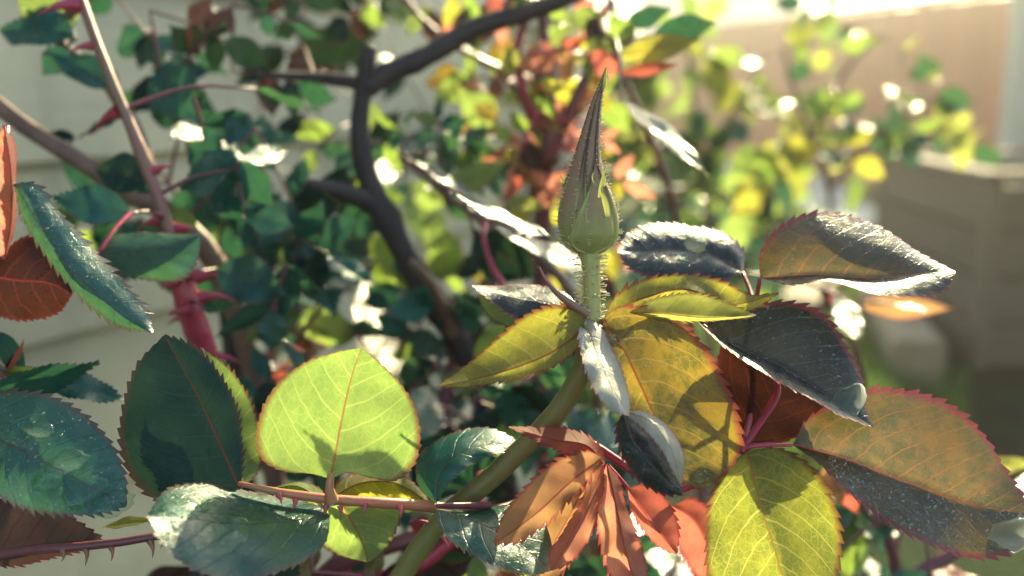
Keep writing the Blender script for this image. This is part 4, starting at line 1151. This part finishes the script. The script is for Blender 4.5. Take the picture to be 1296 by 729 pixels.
# dense deep green growth between the two big leaves
root = ground_under(560, 640, 42, .1)
dg = Plant('deep green leafy cane filling the gap under the bud', root)
dg.stem([root, P(560, 700, 40), P(560, 560, 40), P(570, 470, 41), P(600, 400, 42), P(640, 330, 42)], [.006, .005, .004, .0035, .003, .002], 'wine', rough=.1)
dg.stem([P(560, 600, 40), P(620, 520, 39), P(690, 470, 40)], [.003, .0025, .002], 'wine', name='side_stem')
dg.fill((430, 440, 720, 580), (34, 44), 18, (43, 79), ['teal', 'teal', 'dark', 'wet', 'teal'], seed=51, rolls=(-55, 55), gl=.10)
dg.fill((470, 380, 640, 460), (38, 46), 14, (36, 58), ['wet', 'teal', 'green', 'wet'], seed=52, rolls=(-85, 85), gl=.35)
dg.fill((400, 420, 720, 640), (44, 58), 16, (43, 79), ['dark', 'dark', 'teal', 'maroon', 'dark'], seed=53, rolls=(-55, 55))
dg.fill((400, 400, 720, 600), (33, 42), 11, (40, 66), ['teal', 'green', 'teal', 'wet', 'teal'], seed=54, gl=0.22, glsize=.7)
dg.leaf((520, 560), (548, 490), 33, 'wet', 'g', 1.2, dd=2)
dg.leaf((600, 460), (660, 400), 36, 'green', 160, .7)

# long arching sunlit cane crossing towards the stalk
root = ground_under(700, 500, 46, .1)
ac = Plant('arching cane with glossy sunlit leaves crossing behind the stalk', root)
ac.stem([root, P(760, 560, 40), P(740, 400, 38), P(700, 340, 37.5), P(640, 300, 38), P(570, 250, 39), P(510, 200, 41)], [.005, .004, .003, .0028, .0025, .002, .0015], 'brown', rough=.1, step=50)
ac.leaf((520, 205), (600, 250), 37, 'wet', 'g', .55, dd=2.5)
ac.leaf((560, 235), (640, 285), 36.5, 'wet', 'g', .5, dd=2)
ac.leaf((620, 280), (700, 330), 35, 'wet', 'g', .55, dd=2)
ac.leaf((660, 300), (760, 362), 33, 'wet', 'g', .6, dd=1.5)
ac.leaf((600, 300), (680, 350), 36, 'dark', 10, 1.1)
ac.leaf((625, 345), (600, 290), 38, 'dark', 20, 1.0)
ac.leaf((660, 290), (650, 250), 40, 'olive', 165, 1.1)
ac.leaf((640, 255), (690, 262), 39, 'yellow', 150, .8)
ac.leaf((560, 240), (640, 205), 42, 'green', 160, .7)
ac.leaf((505, 200), (560, 165), 44, 'wet', 'g', .9, dd=2)
ac.leaf((695, 300), (570, 245), 28.5, 'wet', 'g', .6)
ac.fill((620, 190, 800, 350), (50, 60), 9, (34, 60), ['teal', 'green', 'olive', 'rose', 'teal'], seed=62, gl=.2, glsize=.6)
ac.fill((500, 170, 640, 260), (42, 48), 9, (29, 50), ['wet', 'teal', 'wet', 'green'], seed=61, rolls=(-85, 85), gl=.4)
ac.stem([P(625, 262, 37), P(612, 300, 35.5), P(620, 330, 35), P(637, 362, 34.5)], [.0008, .001, .001, .0012], 'red', name='side_stem', n=6)

# reddish young shoot behind the bud
root = ground_under(690, 460, 50, .05)
ys = Plant('young shoot with red and orange leaves behind the bud', root)
st_, c = ys.stem([root, P(688, 520, 48), P(685, 340, 46), P(690, 240, 45), P(697, 150, 44), P(690, 60, 44), P(680, -40, 44)], [.007, .0058, .0052, .0046, .0040, .003, .002], 'wine', rough=.12, step=50)
ys.stem([P(697, 200, 45), P(730, 120, 44), P(760, 60, 44), P(775, 0, 44)], [.003, .0025, .002, .0015], 'wine', name='side_stem')
ys.stem([P(695, 170, 45), P(665, 120, 44.5), P(655, 60, 44), P(672, 10, 44)], [.003, .0022, .002, .0015], 'red', name='side_stem')
ys.stem([P(690, 60, 47), P(688, 150, 48), P(684, 250, 48)], [.006, .006, .006], 'old', name='side_stem')
ys.fill((640, -20, 780, 180), (41, 47), 27, (29, 50), ['rose', 'maroon', 'green', 'rose', 'olive', 'lime', 'red'], seed=71, stalkmat='red', rolls=(-85, 85), gl=.2, glmat='gloss', glsize=.5)
ys.fill((640, 180, 720, 340), (43, 49), 11, (29, 47), ['rose', 'maroon', 'olive', 'green'], seed=72, stalkmat='red')
ys.fill((560, 0, 700, 200), (46, 52), 4, (34, 52), ['lime', 'green', 'bronze', 'rose', 'maroon'], seed=73, stalkmat='red')
ys.leaf((625, 160), (580, 110), 46, 'lime', 170, 1.0)
ys.leaf((615, 170), (590, 200), 46, 'green', 170, 1.0)
ys.leaf((630, 150), (600, 135), 45, 'bronze', 20, 1.0)
ys.leaf((640, 195), (575, 200), 46, 'green', 150, .6)
ys.leaf((720, 60), (715, 110), 43, 'orange', 170, .7)
ys.leaf((750, 40), (770, 90), 43, 'lime', 170, .8)
ys.leaf((650, 60), (640, 100), 43, 'yellow', 165, .9)

root = ground_under(600, 380, 56, .02)
rd = Plant('thin red cane with round maroon leaves slanting down from the top edge', root)
st_, c = rd.stem([root, P(690, 420, 54), P(680, 180, 53), P(640, 95, 50), P(575, 58, 49), P(520, 10, 48), P(490, -40, 48)], [.005, .004, .003, .0022, .0020, .0018, .0015], 'wine', rough=.1, step=40)
rd.leaf((590, 55), (600, 0), 47, 'maroon', 10, 1.2)
rd.leaf((600, 60), (615, 5), 47.5, 'maroon', -10, 1.2)
rd.leaf((570, 40), (575, -10), 48, 'olive', 170, 1.0)
rd.leaf((530, 20), (515, 45), 47, 'lime', 170, 1.2)
rd.leaf((620, 75), (650, 45), 48, 'bronze', 160, 1.0)
rd.fill((440, -30, 560, 25), (48, 54), 4, (29, 43), ['green', 'maroon', 'dark'], seed=81, stalkmat='red')

# leaves to the right of the bud tip
root = ground_under(900, 420, 56, .05)
ur = Plant('slim cane holding broad leaves in the glare right of the bud tip', root)
ur.stem([root, P(880, 480, 54), P(850, 250, 50), P(800, 120, 46), P(775, 60, 44), P(770, -40, 44)], [.005, .004, .003, .002, .0016, .0012], 'wine', rough=.1, step=40)
ur.leaf((785, 72), (885, 50), 38, 'olive', 170, .55, dd=1.0)
ur.leaf((825, 45), (905, 28), 40, 'teal', 20, .8)
ur.leaf((782, 92), (860, 80), 39, 'red', 150, .35)
ur.leaf((800, 55), (770, 20), 42, 'green', 165, 1.1)
ur.leaf((770, 45), (765, 5), 42, 'wet', 'g', .6)
ur.leaf((785, 125), (895, 222), 36, 'gloss', 'g', .5, gi=0)
ur.leaf((790, 30), (850, 10), 43, 'teal', 20, .9)

# ------------------------------------------------------------------ rose bushes farther back on the right
def back_bush(label, pts, radii, regions, seed):
    b = Plant(label, pts[0], 'rose_bush', 'rose bush', 'rose bushes in the back light')
    b.stem(pts, radii, 'brown', rough=.15, step=40)
    for (a_, m_, e_) in regions[0]:
        b.stem([a_, m_, e_], [.003, .0025, .0015], 'wine', name='side_stem', n=7)
    for (reg, dr, n, size, mats) in regions[1]:
        b.fill(reg, dr, n, size, mats, seed=seed, stalkmat='red', rolls=(-80, 80), maxstalk=.3, gl=.22, glmat='gloss', glsize=.42)
        seed += 1
    return b
mb = ['lime', 'green', 'yellow', 'lime', 'green', 'teal', 'moss']
back_bush('backlit rose bush glinting with dew just right of the bud', [ground_under(900, 330, 125), P(900, 420, 120), P(890, 220, 115), P(870, 60, 112)], [.008, .006, .004, .002],
          ([(P(890, 220, 115), P(840, 190, 110), P(800, 150, 108)), (P(890, 200, 115), P(930, 140, 112), P(960, 90, 110)), (P(892, 240, 116), P(850, 240, 112), P(800, 260, 110))],
           [((780, 60, 1000, 190), (104, 120), 30, (36, 56), mb), ((790, 180, 990, 270), (106, 122), 14, (30, 50), ['teal', 'dark', 'green', 'teal'])]), 91)
back_bush('loose yellow-green rose bush standing against the red-brown fence', [ground_under(1060, 330, 118), P(1040, 400, 112), P(1050, 240, 106), P(1010, 130, 102), P(990, 60, 102)], [.007, .005, .004, .003, .002],
          ([(P(1050, 240, 106), P(1110, 170, 104), P(1190, 130, 102)), (P(1030, 170, 104), P(1070, 90, 102), P(1120, 40, 102)), (P(1060, 200, 105), P(1120, 190, 104), P(1180, 170, 102))],
           [((985, 110, 1110, 200), (98, 110), 14, (34, 52), ['lime', 'wet', 'green', 'yellow', 'wet', 'olive']), ((1120, 100, 1190, 180), (98, 106), 7, (36, 52), ['yellow', 'lime', 'wet', 'yellow']), ((1040, 20, 1130, 55), (98, 106), 5, (36, 52), ['teal', 'wet', 'yellow', 'wet'])]), 95)
back_bush('low dark shrub rose on the soil beyond the bud', [ground_under(850, 330, 190), P(850, 350, 185), P(860, 280, 180), P(870, 240, 178)], [.008, .006, .004, .002],
          ([(P(850, 330, 185), P(790, 280, 178), P(760, 250, 175)), (P(855, 320, 184), P(930, 280, 178), P(960, 250, 176))],
           [((770, 230, 1000, 350), (165, 205), 60, (26, 40), ['dark', 'teal', 'teal', 'green', 'wet'])]), 99)

# ------------------------------------------------------------------ growth low on the right and along the bottom
root = ground_under(1150, 900, 42, .05)
lr = Plant('low glossy rose cane under the bronze leaf at the right', root)
lr.stem([root, P(1140, 820, 40), P(1130, 700, 39), P(1100, 620, 38), P(1060, 560, 38)], [.005, .004, .003, .0025, .002], 'wine', rough=.1)
lr.stem([P(1135, 740, 39), P(1220, 690, 39), P(1290, 620, 39)], [.003, .0025, .002], 'wine', name='side_stem')
lr.fill((1050, 610, 1200, 740), (34, 42), 13, (50, 85), ['wet', 'wet', 'teal', 'red', 'green', 'wet'], seed=101, rolls=(-85, 85), gl=.45)
lr.leaf((1050, 585), (1065, 640), 33, 'orange', 170, .9)
lr.leaf((1060, 600), (1085, 650), 34, 'red', 170, .9)
lr.leaf((1240, 590), (1310, 585), 38, 'yellow', 165, .6)
lr.leaf((1280, 640), (1320, 590), 38, 'wet', 'g', .6)
root = ground_under(1090, 520, 52, .1)
lr2 = Plant('thin cane with small pale and pink leaves below the curled leaf', root)
lr2.stem([root, P(1100, 560, 50), P(1085, 450, 47), P(1060, 400, 46), P(1040, 370, 45)], [.004, .003, .002, .0016, .0012], 'wine', rough=.1)
lr2.leaf((1060, 375), (1090, 425), 42, 'wet', 'g', .8, dd=2)
lr2.leaf((1055, 395), (1085, 430), 43, 'wet', 'g', .8, dd=2)
lr2.leaf((1090, 385), (1205, 390), 44, 'orange', 165, .4)
lr2.leaf((1045, 370), (1085, 400), 43, 'red', 150, .7)
lr2.leaf((1130, 385), (1180, 395), 43, 'wet', 'g', .5, dd=2)
lr2.leaf((935, 345), (915, 330), 40, 'wet', 'g', 1.4, dd=2)

root = ground_under(780, 900, 36, .05)
lb = Plant('pale sunlit leaves on a cane below the young red leaf', root)
lb.stem([root, P(790, 860, 34), P(800, 760, 33), P(790, 680, 32.5), P(770, 640, 32)], [.005, .004, .003, .0025, .002], 'green', rough=.1)
lb.leaf((740, 690), (760, 600), 30, 'wet', 'g', 1.0, dd=2)
lb.leaf((840, 760), (790, 640), 31, 'wet', 'g', 1.1, dd=3)
lb.leaf((870, 780), (830, 680), 31, 'wet', 'g', 1.1, dd=3)
lb.leaf((860, 700), (885, 640), 32, 'wet', 'g', 1.0, dd=2)
lb.leaf((760, 660), (770, 520), 31, 'teal', 30, .9, dd=2)
lb.leaf((800, 650), (810, 540), 31, 'wet', 40, .8, dd=2)
lb.leaf((720, 660), (735, 590), 30, 'teal', 30, .9, dd=1)
lb.fill((640, 650, 880, 760), (31, 38), 12, (60, 100), ['wet', 'teal', 'wet', 'olive', 'teal'], seed=111, rolls=(-80, 80), gl=.4)

root = ground_under(450, 900, 34, .05)
lm = Plant('tangle of magenta stems with dark leaves along the bottom edge', root)
st_, c = lm.stem([root, P(380, 800, 32), P(400, 730, 31), P(480, 695, 30), P(580, 665, 30), P(660, 640, 31)], [.005, .004, .0036, .0032, .003, .002], 'wine', rough=.1)
thorns(st_, c, [.004, .003], 5, .005, 'red', 13, (.4, .95))
lm.stem([P(400, 740, 31), P(520, 720, 30), P(600, 650, 30), P(610, 600, 31)], [.003, .0025, .002, .0015], 'red', name='side_stem')
lm.stem([P(430, 760, 32), P(440, 660, 32), P(455, 600, 33)], [.003, .0025, .002], 'red', name='side_stem')
lm.leaf((520, 660), (560, 680), 29, 'crimson', 170, .8)
lm.leaf((540, 650), (620, 630), 29, 'wet', 'g', .5, dd=1.5)
lm.fill((400, 660, 680, 760), (30, 36), 14, (50, 80), ['dark', 'maroon', 'teal', 'green', 'maroon'], seed=121)
lm.fill((230, 660, 400, 760), (27, 34), 8, (50, 80), ['dark', 'teal', 'maroon', 'bronze'], seed=122)

# ------------------------------------------------------------------ water: large drops and fine dew
def drop(key, u, v, size, label, sx=1.0, sy=1.0, h=.55, ang=0.0, mat=None):
    p, n = on_leaf(key, u, v)
    t = np.cross(n, UP); t /= np.linalg.norm(t); b = np.cross(n, t)
    t, b = t * math.cos(ang) + b * math.sin(ang), b * math.cos(ang) - t * math.sin(ang)
    V, F, nr, ns = [], [], 9, 20
    r0 = random.Random(int(u * 1000 + v * 100))
    wob = [1 + .10 * math.sin(2 * 2*math.pi*j/ns + r0.random()*6) for j in range(ns)]
    V.append(p + n * size * h)
    for i in range(1, nr + 1):
        a = math.pi * .62 * i / nr
        for j in range(ns):
            th = 2 * math.pi * j / ns
            rr = math.sin(a) * size * wob[j]
            V.append(p + t * math.cos(th) * rr * sx + b * math.sin(th) * rr * sy + n * size * h * math.cos(a))
    for j in range(ns): F.append((0, 1 + j, 1 + (j + 1) % ns))
    for i in range(nr - 1):
        for j in range(ns):
            F.append((1 + i*ns + j, 1 + (i+1)*ns + j, 1 + (i+1)*ns + (j+1) % ns, 1 + i*ns + (j+1) % ns))
    F.append(tuple(1 + (nr-1)*ns + j for j in range(ns))[::-1])
    o = link('water_drop', mesh('water_drop', V, F), mat or WATER)
    return tag(o, label, 'water drop', 'water drops on the leaves')
drop('R5', .83, -.35, .0036, 'large pale drop at the tip of the dark wet leaf', 1.5, .9, .35, .6, POOL)
drop('R6', .88, .70, .0046, 'large round drop on the lower edge of the bronze leaf', 1.3, .8, .42, .2, POOL)
drop('R8', .42, -.25, .0032, 'round drop on the dark leaf beside the bud', 1, 1, .7)
drop('R3', .93, .35, .0022, 'small bright drop near the tip of the golden leaf', 1.2, .8)
drop('L3', .62, -.45, .0030, 'rounded drop on the pale sunlit part of the low leaf', 1.2, .7, .5)
drop('L3', .78, -.25, .0045, 'widest flat drop on the pale sunlit part of the low leaf', 1.4, .7, .35)
drop('L3', .52, .30, .0034, 'long clear drop in the shaded middle of the low leaf', 1.6, .7, .5, .4)
drop('L3', .50, .02, .0022, 'small glinting drop beside the midrib of the low leaf', 1.2, .9, .6)
drop('BL1', .60, -.05, .0042, 'middle drop of the wrinkled wet leaf in the corner', 1.4, .8, .45, .6)
drop('BL1', .76, .18, .0042, 'drop with a bright rim nearer the wrinkled leaf tip', 1.5, .8, .45, .5)
drop('BL1', .92, .45, .0036, 'drop hanging at the tip of the wrinkled wet leaf', 1.3, .8, .5, .3)
drop('BL1', .55, .35, .0026, 'small drop low on the wrinkled wet leaf', 1.2, .9, .5)
drop('BL1', .42, -.45, .0026, 'small drop near the upper edge of the wrinkled leaf', 1.3, .8, .5)

dV, dF = [], []
ddome = []
for i in range(3):
    a = [0.5, 1.05, 1.75][i]
    ddome.append([(math.sin(a) * math.cos(2*math.pi*j/6), math.sin(a) * math.sin(2*math.pi*j/6), math.cos(a)) for j in range(6)])
def dew(key, n, label, ur=(.05, .95), vr=(-.9, .9), size=(.00010, .00026), seed=0):
    r = random.Random(seed); V, F = [], []
    for _ in range(n):
        u, v = r.uniform(*ur), r.uniform(*vr)
        p, nn = on_leaf(key, u, v)
        t = np.cross(nn, UP); t /= np.linalg.norm(t); b = np.cross(nn, t)
        s = r.uniform(*size) * (1 if r.random() < .9 else 1.8)
        k0 = len(V); V.append(p + nn * s * .8)
        for ring in ddome:
            for (x, y, z) in ring: V.append(p + (t * x + b * y + nn * z * .8) * s)
        for j in range(6): F.append((k0, k0 + 1 + j, k0 + 1 + (j + 1) % 6))
        for i in range(2):
            for j in range(6):
                F.append((k0 + 1 + i*6 + j, k0 + 7 + i*6 + j, k0 + 7 + i*6 + (j+1) % 6, k0 + 1 + i*6 + (j+1) % 6))
    tag(link('dew', mesh('dew', V, F), DEW), label, 'dew', kind='stuff')
dew('R6', 1000, 'fine dew beads on the lower half of the bronze leaf', (.15, .96), (.0, .95), seed=1)
dew('R6', 150, 'sparse dew beads on the upper half of the bronze leaf', (.1, .7), (-.8, 0), seed=2)
dew('R5', 350, 'fine dew beads on the dark wet leaf', (.05, .9), (-.95, .2), seed=3)
dew('R3', 420, 'scattered dew beads on the golden leaf beside the stalk', (.1, .9), (-.6, .8), (.00010, .00032), seed=4)
dew('R7', 150, 'fine dew beads on the curled leaf at the right', (.1, .9), (-.9, .6), seed=5)
dew('R2c', 120, 'fine dew beads on the dark curled leaf below the stalk', (.1, .9), (-.9, .9), (.0001, .0002), seed=6)
dew('BL1', 300, 'fine dew beads on the wrinkled wet leaf', (.1, .95), (-.95, .95), (.00012, .0003), seed=7)
dew('L3', 150, 'fine dew beads on the sunlit part of the low leaf', (.4, .95), (-.9, .2), (.0001, .00024), seed=8)
dew('LM1', 160, 'fine dew beads on the long folded leaf', (.1, .9), (-.9, .6), (.0001, .00028), seed=9)
dew('R8', 120, 'fine dew beads on the dark leaf beside the bud', (.1, .95), (-.9, .9), (.0001, .00026), seed=10)
